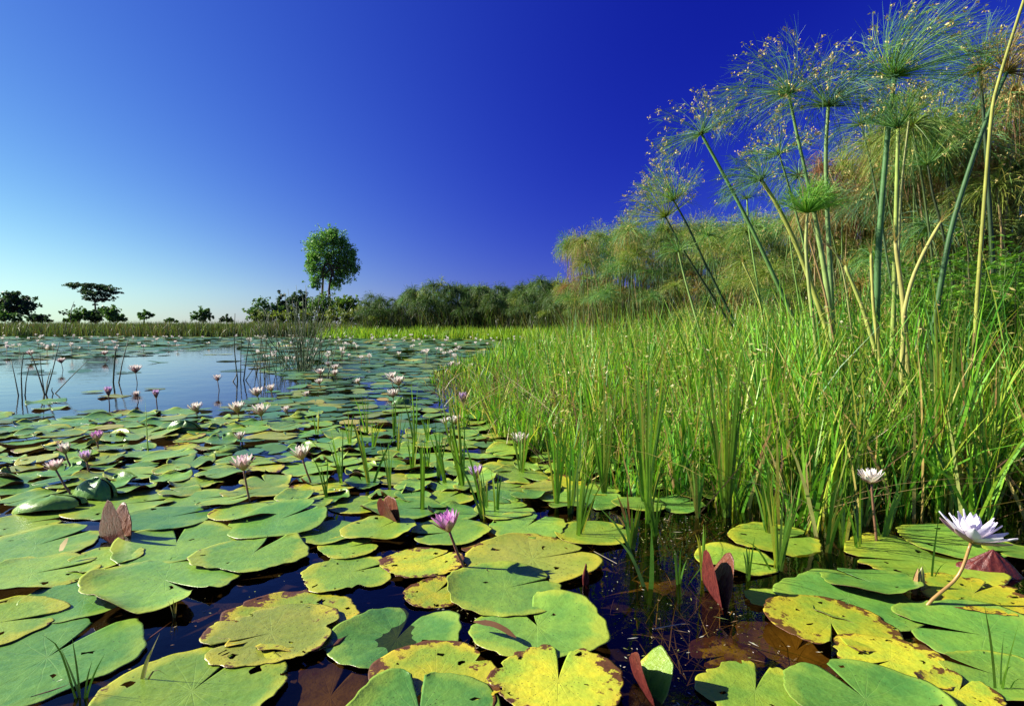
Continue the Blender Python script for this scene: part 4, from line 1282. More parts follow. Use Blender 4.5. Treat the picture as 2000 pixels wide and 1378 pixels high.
# ------------------------------------------------------------------ reeds standing in the open water
def reed_clump(stems, label, rad=0.010, col=(0.05, 0.075, 0.04)):
    b0 = G(stems[0][0], stems[0][1])
    root = empty('reed_clump', (b0.x, b0.y, 0), label, 'reeds', 'reeds standing in the open water')
    for (bx, by, tx, ty) in stems:
        b = G(bx, by)
        t = PD(tx, ty, b.y + rng.uniform(-.3, .3))
        g = Geo()
        bb, tt = b - b0, t - b0
        mid = bb * .5 + tt * .5 + Vector((rng.normal(0, .012), 0, 0))
        g.tube(smooth_path([bb - (tt - bb).normalized() * .15, bb, mid, tt], 8), np.linspace(rad, rad * .35, 9) * rng.uniform(.75, 1.2), 6, tuple(jit(col, 1, .2)[0]))
        g.obj('stem', M['culm'], root)
    return root

reed_clump([(36, 772, 22, 704), (43, 772, 46, 688), (49, 772, 58, 712)], 'three short dark reeds standing in open water, bent apart')
reed_clump([(87, 770, 57, 680), (87, 770, 78, 690), (90, 770, 116, 668), (90, 770, 100, 720)], 'dark reeds crossing in a V above the open water')
reed_clump([(108, 768, 176, 700), (104, 768, 102, 757)], 'lone slanting reed leaning low over the open water')
reed_clump([(221, 746, 226, 680), (222, 746, 231, 652), (232, 747, 251, 662)], 'two thin reeds by the reflection of the flat topped tree')
reed_clump([(464, 742, 459, 612), (470, 742, 472, 650), (476, 742, 491, 640), (480, 742, 505, 700), (455, 745, 463, 725)], 'tall thin reeds at the end of the open water')
st = []
for k in range(80):
    bx = 588 + rng.normal(0, 17)
    st.append((bx, 722 + rng.normal(0, 4), bx + (bx - 588) * 1.6 + rng.normal(0, 22), rng.uniform(556, 655)))
reed_clump(st, 'dense fan of dark green reeds standing among white lilies', .008, (0.08, 0.12, 0.05))
st = []
for k in range(16):
    bx = rng.uniform(500, 560)
    st.append((bx, 728 + rng.normal(0, 8), bx + rng.normal(0, 16), rng.uniform(600, 690)))
reed_clump(st, 'loose sparse reeds between the tall thin reeds and the dense fan', .008, (0.09, 0.12, 0.05))
reed_clump([(622, 728, 633, 545), (630, 735, 628, 640), (640, 735, 660, 660), (650, 728, 645, 668)], 'single very tall reed beside the dense reed fan', .012)
reed_clump([(662, 706, 697, 640), (668, 706, 672, 660), (680, 700, 690, 655)], 'slanting reeds at the edge of the white lily carpet', .012)

# ------------------------------------------------------------------ papyrus
RAYC = {'green': [(0.14, 0.31, 0.07), (0.10, 0.25, 0.09), (0.22, 0.36, 0.06)], 'blue': [(0.10, 0.23, 0.11), (0.08, 0.19, 0.10), (0.16, 0.27, 0.08)],
        'olive': [(0.22, 0.31, 0.055), (0.16, 0.25, 0.05), (0.32, 0.36, 0.06)], 'dry': [(0.38, 0.27, 0.08), (0.27, 0.17, 0.06), (0.45, 0.36, 0.11)],
        'brown': [(0.28, 0.14, 0.06), (0.2, 0.10, 0.05), (0.36, 0.22, 0.09)], 'deep': [(0.075, 0.15, 0.035), (0.055, 0.115, 0.035), (0.115, 0.18, 0.04)], 'bright': [(0.17, 0.40, 0.05), (0.24, 0.45, 0.06), (0.12, 0.31, 0.05)]}
SEEDC = [(0.54, 0.44, 0.14), (0.44, 0.34, 0.11), (0.60, 0.52, 0.22), (0.36, 0.28, 0.10)]

def umbel_geo(gr, gs, seed, Rm, nray, style, seeds, wind=(0, 0, 0), axis=(0, 0, 1), spread=1.75, droop=0.25, w=0.003, org=(0, 0, 0), sub=3, seedsize=0.95):
    """rays into gr, spikelets into gs"""
    r = np.random.default_rng(seed)
    ax = Vector(axis).normalized()
    mt = np.array(ax.to_track_quat('Z', 'Y').to_matrix())
    th = spread * np.sqrt(r.uniform(0, 1, nray))
    ph = r.uniform(0, 2 * math.pi, nray)
    d = np.stack([np.sin(th) * np.cos(ph), np.sin(th) * np.sin(ph), np.cos(th)], 1) @ mt.T
    Ls = Rm * r.uniform(0.7, 1.08, nray)
    S = 5
    t = np.linspace(0.0, 1, S)
    wind = np.asarray(wind, float)
    P = d[:, None, :] * (t[None, :, None] * Ls[:, None, None]) + (wind * Rm)[None, None, :] * (t ** 2)[None, :, None]
    P[:, :, 2] -= droop * Rm * (t ** 2.3)[None, :] * (0.4 + np.sin(th))[:, None] * r.uniform(.6, 1.4, (nray, 1))
    P = P + np.asarray(org)
    W = np.broadcast_to(np.array([1.3, 1.0, .85, .75, .6]) * w, (nray, S))
    side = np.cross(d, r.normal(0, 1, (nray, 3)))
    side /= np.linalg.norm(side, axis=1, keepdims=True)
    col = pick(RAYC[style], [3, 3, 2], nray, .18, r)
    gr.ribbons(P, W, side, col)
    # thin raylets from the end of each ray
    if sub:
        e = np.repeat(P[:, 3], sub, axis=0)
        dirr = np.repeat(P[:, 4] - P[:, 3], sub, axis=0)
        ln = np.linalg.norm(dirr, axis=1, keepdims=True) + 1e-6
        n2 = len(e)
        dr = dirr / ln + r.normal(0, .42, (n2, 3))
        dr /= np.linalg.norm(dr, axis=1, keepdims=True)
        L2 = (Rm * r.uniform(.22, .5, n2))[:, None]
        tt = np.linspace(0, 1, 3)
        Q = e[:, None, :] + dr[:, None, :] * (tt[None, :, None] * L2[:, None, :])
        Q[:, :, 2] -= 0.12 * Rm * (tt ** 2)[None, :]
        s2 = np.cross(dr, r.normal(0, 1, (n2, 3))); s2 /= np.linalg.norm(s2, axis=1, keepdims=True)
        gr.ribbons(Q, np.broadcast_to(np.array([.7, .6, .3]) * w, (n2, 3)), s2, np.repeat(col, sub, axis=0))
    if seeds > 0:
        k = r.random(nray) < seeds
        tip = P[k, 4]
        ns = len(tip)
        for _ in range(7):
            dd = r.normal(0, 1, (ns, 3)); dd /= np.linalg.norm(dd, axis=1, keepdims=True)
            U = dd * (r.uniform(.007, .013, (ns, 1)) * seedsize)
            V_ = np.cross(dd, r.normal(0, 1, (ns, 3))); V_ /= np.linalg.norm(V_, axis=1, keepdims=True)
            gs.cards(tip + r.normal(0, .009 * seedsize, (ns, 3)), U, V_ * (r.uniform(.003, .0055, (ns, 1)) * seedsize), pick(SEEDC, [3, 2, 3, 1], ns, .15, r))
    # brown bracts at the neck
    nb = 7
    a = np.arange(nb) / nb * 6.283
    bd = np.stack([np.cos(a) * .9, np.sin(a) * .9, np.full(nb, .35)], 1) @ mt.T
    B = np.asarray(org)[None, None] + bd[:, None, :] * (np.linspace(0, 1, 3)[None, :, None] * Rm * .16)
    gs.ribbons(B, np.broadcast_to(np.array([.016, .013, .001]) * (Rm / .35), (nb, 3)), np.cross(bd, np.array(ax)), pick([(0.30, 0.16, 0.06), (.4, .28, .1)], [1, 1], nb, .15, r))

def papyrus(pts, Y, rpx, style, label, seeds=0.5, r0=0.017, wind=(0, 0, 0), spread=1.55, droop=.22, col=(0.12, 0.24, 0.05), nray=150, seed=None, head=True, depth_lean=0.0, group='papyrus standing in the sedge', w=0.0032):
    """pts: pixel polyline from the head downwards, on depth Y"""
    P = [PD(x, y, Y + depth_lean * (1 - i / max(len(pts) - 1, 1))) for i, (x, y) in enumerate(pts)]
    d = (P[-1] - P[-2])
    k = (P[-1].z + 0.12) / max(-d.z, 1e-4)
    foot = P[-1] + d * k
    base = Vector((foot.x, foot.y, 0))
    root = empty('papyrus', base, label, 'papyrus', group)
    path = smooth_path([foot] + P[::-1], 20)
    path = [p_ - base for p_ in path]
    g = Geo()
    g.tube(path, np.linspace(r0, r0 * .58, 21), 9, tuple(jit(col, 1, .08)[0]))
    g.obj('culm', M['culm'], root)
    if head:
        ax = (path[-1] - path[-3]).normalized()
        gr, gs = Geo(), Geo()
        umbel_geo(gr, gs, seed if seed else int(pts[0][0]), rpx * .88 * Y / F, nray, style, seeds, wind, (ax + Vector((0, 0, .3))), spread, droop, w, tuple(path[-1]))
        rays = tag(gr.obj('umbel_rays', M['umbel'], root), kind='stuff')
        tag(gs.obj('spikelets', M['seed'], rays), kind='stuff')
    # sheath at the foot
    g = Geo()
    g.tube(path[0:4], np.linspace(r0 * 1.25, r0 * 1.06, 4), 9, (0.2, 0.12, 0.05), cap=False)
    g.obj('sheath', M['culm'], root)
    return root

papyrus([(1747, 150), (1735, 250), (1722, 400), (1715, 500), (1712, 600)], 3.5, 172, 'green', 'tallest papyrus with huge windswept green umbel on a thick dark green culm', .38, .0215, (.34, 0, .05), 1.5, .12, (0.075, 0.17, 0.05), 300)
papyrus([(1618, 208), (1613, 300), (1616, 420), (1626, 620)], 3.7, 150, 'blue', 'straight pale stemmed papyrus with blue green umbel and tan spikelets', .6, .017, (.12, 0, .05), 1.5, .2, (0.15, 0.27, 0.08), 190)
papyrus([(1541, 185), (1556, 260), (1576, 350), (1600, 470), (1622, 620)], 3.9, 150, 'blue', 'papyrus with wispy blue green umbel swept toward the open sky', .55, .015, (-.28, 0, .02), 1.6, .2, (0.16, 0.28, 0.08), 190)
papyrus([(1370, 262), (1410, 335), (1470, 450), (1540, 600)], 4.3, 100, 'blue', 'leaning papyrus whose umbel is thick with golden spikelets', .85, .017, (-.2, 0, .0), 1.7, .15, (0.13, 0.27, 0.08), 130)
papyrus([(1754, 252), (1751, 380), (1748, 500), (1744, 640)], 3.4, 82, 'green', 'papyrus with pale straight culm beside the tallest one', .2, .0165, (0, 0, .05), 1.2, .05, (0.28, 0.38, 0.08), 110)
papyrus([(1776, 228), (1764, 330), (1757, 430), (1752, 640)], 4.1, 72, 'olive', 'thin pale papyrus with narrow olive tuft behind the pale straight one', .1, .010, (.1, 0, .05), .9, .05, (0.26, 0.3, 0.1), 90)
papyrus([(1522, 302), (1545, 380), (1575, 500), (1600, 640)], 4.6, 84, 'green', 'papyrus with dome of yellow spikelets below the wispy umbel', .9, .012, (0, 0, .0), 1.5, .1, (0.12, 0.22, 0.06), 120)
papyrus([(1487, 352), (1520, 405), (1560, 490), (1600, 600), (1630, 690)], 3.6, 88, 'blue', 'papyrus with thick yellow leaning culm and dark fan umbel', .05, .019, (-.25, 0, .0), 1.5, .2, (0.36, 0.40, 0.08), 130)
papyrus([(1577, 416), (1574, 480), (1580, 560), (1592, 660)], 3.4, 74, 'bright', 'young papyrus with compact bright green brush like umbel', 0, .013, (.1, 0, .1), 1.35, .03, (0.3, 0.38, 0.1), 240)
papyrus([(1590, 412), (1602, 480), (1615, 560), (1628, 680)], 3.5, 44, 'bright', 'stout pale culm papyrus topped by a small green tuft', 0, .021, (.2, 0, 0), 1.1, .2, (0.26, 0.36, 0.1), 90)
papyrus([(1459, 388), (1462, 440), (1474, 520), (1488, 610)], 5.2, 62, 'blue', 'slender distant papyrus with small blue green umbel under the leaning one', .1, .011, (-.1, 0, 0), 1.5, .15, (0.18, 0.3, 0.07), 90)
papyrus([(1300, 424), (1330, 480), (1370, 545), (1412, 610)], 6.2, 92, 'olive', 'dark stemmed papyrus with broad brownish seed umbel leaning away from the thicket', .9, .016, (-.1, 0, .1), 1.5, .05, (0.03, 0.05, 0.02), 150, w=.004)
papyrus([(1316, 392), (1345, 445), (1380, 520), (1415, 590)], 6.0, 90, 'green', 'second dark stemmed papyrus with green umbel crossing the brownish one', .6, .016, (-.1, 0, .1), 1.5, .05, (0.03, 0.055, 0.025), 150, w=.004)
papyrus([(1325, 492), (1334, 530), (1345, 570), (1358, 615)], 6.0, 52, 'green', 'short papyrus with pale green culm before the thicket', 0, .014, (0, 0, 0), 1.4, .2, (0.25, 0.36, 0.1), 100, w=.004)
papyrus([(1914, 138), (1919, 200), (1926, 300), (1935, 450)], 4.6, 118, 'green', 'dark stemmed papyrus with green crown next to the yellow culm', .1, .017, (-.05, 0, .0), 1.6, .1, (0.03, 0.06, 0.025), 200)
papyrus([(1966, 142), (1930, 225), (1890, 340), (1855, 460), (1826, 620)], 3.2, 105, 'dry', 'leaning dark green papyrus with dry brown umbel crossing the yellow culm', .1, .0165, (.2, 0, .0), 1.4, .2, (0.055, 0.13, 0.04), 150)
papyrus([(2030, -90), (1990, 30), (1950, 160), (1936, 230), (1922, 400), (1910, 560), (1904, 660)], 3.0, 150, 'olive', 'thick yellow papyrus culm curving up beside the leaning dark one', .3, .0115, (.1, 0, 0), 1.5, .2, (0.30, 0.32, 0.06), 150)
papyrus([(1682, 244), (1696, 300), (1712, 380), (1735, 520)], 5.4, 100, 'blue', 'hazy blue green papyrus umbel between the straight stems', .2, .011, (.1, 0, 0), 1.6, .2, (0.07, 0.13, 0.05), 150, w=.0035)
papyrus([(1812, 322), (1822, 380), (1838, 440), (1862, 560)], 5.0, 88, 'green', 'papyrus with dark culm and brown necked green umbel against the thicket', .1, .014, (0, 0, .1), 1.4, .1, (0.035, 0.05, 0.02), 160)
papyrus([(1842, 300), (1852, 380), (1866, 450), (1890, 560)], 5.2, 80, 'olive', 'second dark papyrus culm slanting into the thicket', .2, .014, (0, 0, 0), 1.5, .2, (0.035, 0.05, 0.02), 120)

# broken culms
def stub(pts, Y, r0, col, label, torn=True):
    r0 *= .72
    col = (col[0] * .85, col[1] * .98, col[2] * .8)
    P = [PD(x, y, Y) for x, y in pts]
    d = P[-1] - P[-2]
    foot = P[-1] + d * ((P[-1].z + .1) / max(-d.z, 1e-4))
    base = Vector((foot.x, foot.y, 0))
    root = empty('broken_culm', base, label, 'papyrus stalk', 'broken papyrus culms')
    path = [p_ - base for p_ in smooth_path([foot] + P[::-1], 14)]
    g = Geo()
    g.tube(path, np.concatenate([np.linspace(r0 * 1.05, r0 * .72, 14), [r0 * .45]]) * rng.uniform(.9, 1.1, 15), 9, col)
    g.obj('culm', M['culm'], root)
    g = Geo()
    n_ = 5
    tip = path[-1]
    dirv = (path[-1] - path[-3]).normalized()
    Q = np.zeros((n_, 3, 3))
    for k in range(n_):
        o_ = Vector((rng.normal(0, .3), rng.normal(0, .3), rng.normal(0, .1)))
        for j, t in enumerate((0, .5, 1)):
            Q[k, j] = tip - dirv * .03 + (dirv + o_ * t) * (t * rng.uniform(.06, .14))
    g.ribbons(Q, np.broadcast_to(np.array([.012, .008, .002]), (n_, 3)), np.tile([[.9, .3, .1]], (n_, 1)), pick([(0.5, 0.38, 0.16), (.4, .3, .1)], [1, 1], n_))
    tag(g.obj('torn_fibres', M['grass'], root), kind='stuff')
stub([(1650, 518), (1668, 560), (1684, 600), (1700, 650)], 3.3, .018, (0.42, 0.42, 0.12), 'pale yellow broken papyrus culm bent at a dark joint')
stub([(1701, 490), (1703, 545), (1706, 600), (1712, 650)], 3.2, .014, (0.46, 0.40, 0.12), 'upright yellow broken culm with a torn tip')
stub([(1748, 470), (1756, 530), (1764, 590), (1768, 650)], 3.1, .021, (0.44, 0.36, 0.13), 'straw coloured split culm peeling beside the pale straight papyrus')
stub([(1838, 432), (1806, 490), (1782, 545), (1766, 610), (1764, 660)], 3.05, .017, (0.42, 0.36, 0.12), 'dry golden culm slanting out from the split straw stalk')
stub([(1450, 512), (1466, 545), (1480, 580), (1490, 610)], 5.0, .014, (0.42, 0.40, 0.12), 'short yellow broken culm meeting a slender papyrus')
stub([(1578, 460), (1596, 520), (1610, 570), (1624, 640)], 3.45, .010, (0.34, 0.20, 0.10), 'thin reddish dry culm among the thick pale stems')
stub([(1622, 482), (1640, 510), (1652, 560), (1660, 620)], 3.6, .008, (0.35, 0.32, 0.14), 'hooked dry stem with a pale tip behind the bent yellow culm')
stub([(1541, 452), (1548, 510), (1556, 560), (1568, 640)], 4.2, .009, (0.2, 0.3, 0.08), 'thin green headless culm behind the leaning yellow papyrus')
stub([(1862, 378), (1888, 470), (1893, 560), (1898, 640)], 3.9, .008, (0.18, 0.16, 0.07), 'dark headless culm in front of the thicket')

# thicket: shared variants
def thicket_variant(seed, style, seeds, nray, w, H, Rm, sub, droop, colc, rc=.013):
    gc, gr, gs = Geo(), Geo(), Geo()
    r = np.random.default_rng(seed)
    lx, ly = r.normal(0, .10), r.normal(0, .10)
    path = smooth_path([(0, 0, -.1), (lx * .2, ly * .2, H * .35), (lx * H * .5, ly * H * .5, H * .75), (lx * H, ly * H, H)], 7)
    gc.tube(path, np.linspace(rc, rc * .6, 8), 6, colc)
    umbel_geo(gr, gs, seed, Rm, nray, style, seeds, (r.normal(0, .1), 0, 0), (lx, ly, 1), 1.75, droop, w, tuple(path[-1]), sub, 1.0)
    return gc.mesh('culm', M['culm']), gr.mesh('umbel_rays', M['umbel']), gs.mesh('spikelets', M['seed'])
TV = []
styles = ['green', 'olive', 'dry', 'green', 'blue', 'olive', 'green', 'brown', 'dry', 'olive']
for k in range(10):
    TV.append((styles[k], thicket_variant(900 + k, styles[k], [.1, .25, .1, .5, .1, .2, .05, .05, .2, .3][k], 170, .0050, 2.0, .40, 2, [.3, .35, .6, .3, .3, .4, .3, .75, .55, .35][k],
               [(0.10, 0.17, 0.04), (.08, .12, .04), (.25, .18, .08)][k % 3])))
FV = []
for k in range(6):
    st_ = ['deep', 'olive', 'deep', 'deep', 'deep', 'deep'][k]
    FV.append((st_, thicket_variant(950 + k, st_, [.1, .15, .05, .2, .2, .05][k], 130, .014, 2.0, .50, 2, .45, (0.07, 0.10, 0.03), .016)))

LS = {'deep': 'dark green papyrus', 'green': 'green headed papyrus', 'blue': 'blue green headed papyrus', 'olive': 'olive headed papyrus', 'dry': 'straw headed dry papyrus', 'brown': 'brown withered papyrus'}
def tzone(px):
    if px < 1080: return 'in the dark far thicket above the grass bank'
    if px < 1230: return 'at the sunlit end of the thicket'
    if px < 1440: return 'in the thicket behind the dark stemmed pair'
    if px < 1660: return 'in the thicket behind the pale yellow culms'
    if px < 1840: return 'in the thicket behind the tallest papyrus'
    return 'in the thicket behind the leafy shrubs'
def tlabel(st_, px, hr):
    return ('tall ' if hr > .85 else 'short ' if hr < .6 else '') + LS[st_] + ' ' + tzone(px)
# skyline heights of the thicket as pixels: (px x, top y)
SKY = [(1060, 560), (1085, 520), (1100, 470), (1150, 450), (1200, 440), (1260, 425), (1330, 440), (1420, 425), (1480, 410), (1540, 400), (1590, 380), (1640, 310), (1700, 250), (1760, 240), (1850, 180), (1930, 140), (2020, 100), (2300, 60)]
def top_height(X, Y):
    px, _ = project(X, Y, 0.8)
    ty = np.interp(px, [s[0] for s in SKY], [s[1] for s in SKY])
    return 0.8 + (632 - ty) / F * Y
NEAR_T = [(4.0, 4.9), (4.0, 7), (3.7, 10), (2.4, 12.6), (1.55, 14.6), (1.5, 16.2), (3.0, 17.5), (6, 16), (8.5, 10.5), (8.5, 5.2)]

def grow(meshes, X, Y, s, az, tilt, label, group):
    root = empty('papyrus', (X, Y, float(terrain_h(np.array([X]), np.array([Y]))[0])), label, 'papyrus', group)
    root.rotation_euler = (tilt[0], tilt[1], az)
    root.scale = (s[0], s[0], s[1])
    for nm, me in zip(('culm', 'umbel_rays', 'spikelets'), meshes):
        o = link(bpy.data.objects.new(nm, me), rays if nm == 'spikelets' else root)
        if nm == 'umbel_rays': rays = o
        if nm != 'culm': o['kind'] = 'stuff'
    return root

cnt = 0
xs = [p_[0] for p_ in NEAR_T]; ys = [p_[1] for p_ in NEAR_T]
pts = []
while len(pts) < 640:
    X, Y = rng.uniform(min(xs), max(xs)), rng.uniform(min(ys), max(ys))
    if in_poly(np.array([X]), np.array([Y]), NEAR_T)[0] and X < .98 * Y + .8: pts.append((X, Y))
while len(pts) < 900:
    X, Y = rng.uniform(1.2, 8), rng.uniform(9, 17.5)
    if in_poly(np.array([X]), np.array([Y]), NEAR_T)[0] and X < .98 * Y + .8: pts.append((X, Y))
while len(pts) < 1250:
    X, Y = rng.uniform(3.9, 8.4), rng.uniform(4.9, 9.5)
    if in_poly(np.array([X]), np.array([Y]), NEAR_T)[0] and X < .98 * Y + .8: pts.append((X, Y))
# front rows are plants of their own, the inside of the thicket is one mass
front = sorted(pts, key=lambda p_: poly_dist(np.array([p_[0]]), np.array([p_[1]]), NEAR_T[:6] + [(9, 16), (9, 5)])[0] if p_[0] < 7.5 else 9)
near_ind, near_mass = front[:165], front[165:]
for (X, Y) in near_ind:
    px, _ = project(X, Y, 1.0)
    top = float(top_height(np.array([X]), np.array([Y]))[0])
    top = min(top, 3.7)
    H = top - 0.32
    f = rng.random()
    hr = (0.9 + .1 * f) if f > .55 else rng.uniform(.36, .9)
    H *= hr
    warm = 0.75 if px > 1580 else 0.2
    w_ = np.array([3.4, 3, 2.2 * warm * 2, 3, 3.0, 3, 3.4, 1.2 * warm * 2, 1.5 * warm * 2, 3])
    st_, me = TV[int(rng.choice(10, p=w_ / w_.sum()))]
    grow(me, X, Y, (rng.uniform(.85, 1.15), max(H, .7) / 2.0), rng.uniform(0, 6.28), (rng.normal(0, .08), rng.normal(0, .08)), tlabel(st_, px, hr), 'papyrus of the thicket')

FAR_T = [(-9.0, 33.6), (-6, 32.8), (-3, 31.6), (0, 29.9), (1.9, 26), (2.8, 21.5), (5.5, 22), (5, 30), (0, 37), (-9, 38)]
pts = []
while len(pts) < 520:
    X, Y = rng.uniform(-9.5, 5), rng.uniform(21, 38)
    if in_poly(np.array([X]), np.array([Y]), FAR_T)[0]: pts.append((X, Y))
FSKY = [(640, 610), (690, 585), (720, 575), (800, 560), (880, 550), (960, 553), (1000, 555), (1040, 545), (1090, 545)]
def far_top(X, Y):
    px, _ = project(X, Y, .8)
    return 0.8 + (632 - np.interp(px, [s[0] for s in FSKY], [s[1] for s in FSKY])) / F * Y
front = sorted(pts, key=lambda p_: poly_dist(np.array([p_[0]]), np.array([p_[1]]), [FAR_T[0], FAR_T[1], FAR_T[2], FAR_T[3], FAR_T[4], FAR_T[5], FAR_T[4], FAR_T[3], FAR_T[2], FAR_T[1]])[0])
far_ind, far_mass = front[:115], front[115:]
for (X, Y) in far_ind:
    H = float(far_top(np.array([X]), np.array([Y]))[0]) - .25
    hr = rng.uniform(.42, 1.0)
    H *= hr
    px, _ = project(X, Y, 1.0)
    st_, me = FV[int(rng.integers(6))]
    grow(me, X, Y, (rng.uniform(.9, 1.3), max(H, .8) / 2.0), rng.uniform(0, 6.28), (rng.normal(0, .06), rng.normal(0, .06)), tlabel(st_, px, hr), 'papyrus of the thicket')

def mass(points, hfun, nray, w, label, Rr, styl):
    gr = Geo()
    gs = gr
    for i, (X, Y) in enumerate(points):
        H = float(hfun(np.array([X]), np.array([Y]))[0])
        H = min(H, 3.9) - .32
        H *= rng.uniform(.30, 1.0)
        lx, ly = rng.normal(0, .12), rng.normal(0, .12)
        gr.tube([(X, Y, 0), (X + lx * .3, Y + ly * .3, H * .5), (X + lx * H * .5, Y + ly * H * .5, H)], np.array([.014, .012, .009]), 5, tuple(pick([(0.07, 0.11, 0.03), (.2, .14, .06)], [3, 1], 1)[0]), cap=False)
        sty = styl if project(X, Y, 1.0)[0] < 1580 else ['olive', 'dry', 'brown', 'brown', 'green', 'olive', 'dry']
        umbel_geo(gr, gs, 4000 + i, Rr * rng.uniform(.85, 1.15), nray, sty[int(rng.integers(len(sty)))], .06, (0, 0, 0), (lx, ly, 1), 1.75, .5, w, (X + lx * H * .5, Y + ly * H * .5, H), 0, 1.3)
    o = gr.obj('papyrus_thicket', M['umbel'])
    tag(o, label, 'papyrus', kind='stuff')
mass(near_mass, top_height, 75, .006, 'shadowy inside of the papyrus thicket behind its front stems', .42, ['olive', 'green', 'green', 'olive', 'dry'])
mass(far_mass, far_top, 100, .018, 'shadowy inside of the far papyrus thicket above the grass bank', .6, ['deep', 'deep', 'deep', 'green'])

# dry thatch hanging at the foot of the thicket
g = Geo()
n_ = 9000
Y = rng.uniform(4.6, 16, 30000); X = rng.uniform(1.3, 8.6, 30000)
k = in_poly(X, Y, NEAR_T) & (X < .98 * Y + .8)
X, Y = X[k][:n_], Y[k][:n_]
n_ = len(X)
blades(g, np.column_stack([X, Y, np.zeros(n_)]), rng.uniform(.5, 1.9, n_), rng.uniform(0, 6.28, n_), np.abs(rng.normal(.12, .12, n_)), rng.uniform(0, .5, n_), rng.uniform(.006, .016, n_),
       pick([(0.20, 0.13, 0.05), (0.30, 0.22, 0.08), (0.14, 0.22, 0.05), (0.12, 0.08, 0.035)], [2, 2, 5, 2], n_), 5)
o = g.obj('dry_thatch', M['grass']); tag(o, 'brown and green thatch of old leaves at the foot of the papyrus thicket', 'dry leaves', kind='stuff')

g = Geo()
Y = rng.uniform(20.5, 38, 40000); X = rng.uniform(-10, 6, 40000)
k = in_poly(X, Y, FAR_T)
X, Y = X[k][:9000], Y[k][:9000]
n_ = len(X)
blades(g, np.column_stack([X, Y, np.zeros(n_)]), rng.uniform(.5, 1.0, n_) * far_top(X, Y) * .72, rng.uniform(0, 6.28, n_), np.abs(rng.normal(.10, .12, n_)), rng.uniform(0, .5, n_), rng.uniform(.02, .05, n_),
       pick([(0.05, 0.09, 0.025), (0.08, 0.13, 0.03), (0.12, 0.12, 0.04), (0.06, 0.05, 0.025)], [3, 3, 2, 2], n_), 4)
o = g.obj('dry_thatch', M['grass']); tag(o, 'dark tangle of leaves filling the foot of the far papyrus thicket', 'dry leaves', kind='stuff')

# ------------------------------------------------------------------ leafy shrubs beside the papyrus
def frond_shrub(px, Y, zb, H, nst, label, seed):
    r = np.random.default_rng(seed)
    p = PD(px, 632, Y)
    root = empty('leafy_shrub', (p.x, Y, 0), label, 'shrub', 'leafy shrubs under the papyrus')
    gs, gl = Geo(), Geo()
    for s in range(nst):
        a, le = r.uniform(0, 6.28), abs(r.normal(.25, .15))
        h = H * r.uniform(.65, 1.05)
        b0 = Vector((r.normal(0, .16), r.normal(0, .16), -.05))
        tp = b0 + Vector((math.cos(a) * le * h, math.sin(a) * le * h, h))
        path = smooth_path([b0, b0 * .6 + tp * .4 + Vector((0, 0, .08 * h)), tp], 10)
        gs.tube(path, np.linspace(.006, .002, 11), 5, (0.12, 0.2, 0.05), cap=False)
        for k in range(26):
            t = .25 + .75 * k / 25
            i = min(int(t * 10), 9)
            q = path[i].lerp(path[i + 1], t * 10 - i)
            aa = a + k * 2.4
            ln = .16 * (1 - .55 * t) * r.uniform(.7, 1.2)
            d = Vector((math.cos(aa), math.sin(aa), .35)).normalized()
            m_ = 7
            C, U, V_ = [], [], []
            for j in range(m_):
                f = (j + 1) / m_
                c = q + d * ln * f - Vector((0, 0, .03 * f * f))
                for sgn in (-1, 1):
                    sd = d.cross(Vector((0, 0, 1))).normalized() * sgn
                    ld = (sd + d * .6 + Vector((0, 0, r.normal(0, .25)))).normalized()
                    le_ = .026 * (1.15 - .6 * f) * r.uniform(.8, 1.3)
                    wd = ld.cross(Vector((r.normal(0, .3), r.normal(0, .3), 1))).normalized()
                    C.append(c + ld * le_); U.append(ld * le_); V_.append(wd * le_ * .32)
            nn = len(C)
            gl.cards(np.array(C), np.array(U), np.array(V_), pick([(0.12, 0.30, 0.04), (0.19, 0.42, 0.045), (0.26, 0.46, 0.05), (.07, .19, .03)], [4, 4, 2, 2], nn, .15, r))
    tag(gs.obj('stems', M['culm'], root), kind='stuff')
    tag(gl.obj('foliage', M['leaf'], root), kind='stuff')
for k, (px, Y, H, nst, lab) in enumerate([
    (1880, 3.9, 1.22, 34, 'bright green feathery shrub at the foot of the yellow papyrus culm'),
    (1975, 3.5, 1.22, 38, 'dark leafy shrub with fern like leaves beside the tallest sedge'),
    (1930, 4.4, 1.4, 32, 'taller feathery shrub against the brown thicket'),
    (2040, 4.1, 1.5, 36, 'feathery shrub spilling in under the dry papyrus heads'),
    (1815, 4.0, 1.05, 26, 'low bright leafy shrub behind the straw coloured split culm'),
    (2080, 3.2, 1.0, 24, 'low fern leaved shrub at the end of the sedge bed')]):
    frond_shrub(px, Y, 0, H, nst, lab, 60 + k)

# pale broad leaf standing in the sedge
p = G(1200, 880)
g = Geo()
path = smooth_path([Vector((0, 0, 0)), PD(1196, 850, p.y) - p, PD(1192, 810, p.y) - p, PD(1185, 782, p.y) - p], 8)
g.ribbons(np.array([[list(v_) for v_ in path]]), np.array([[.012, .03, .06, .085, .1, .1, .085, .05, .01]]), np.array([[.95, .3, .1]]), np.array([[0.42, 0.55, 0.32]]))
o = g.obj('upright_leaf', M['grass'], loc=p); tag(o, 'pale green broad leaf standing upright inside the sedge', 'leaf')

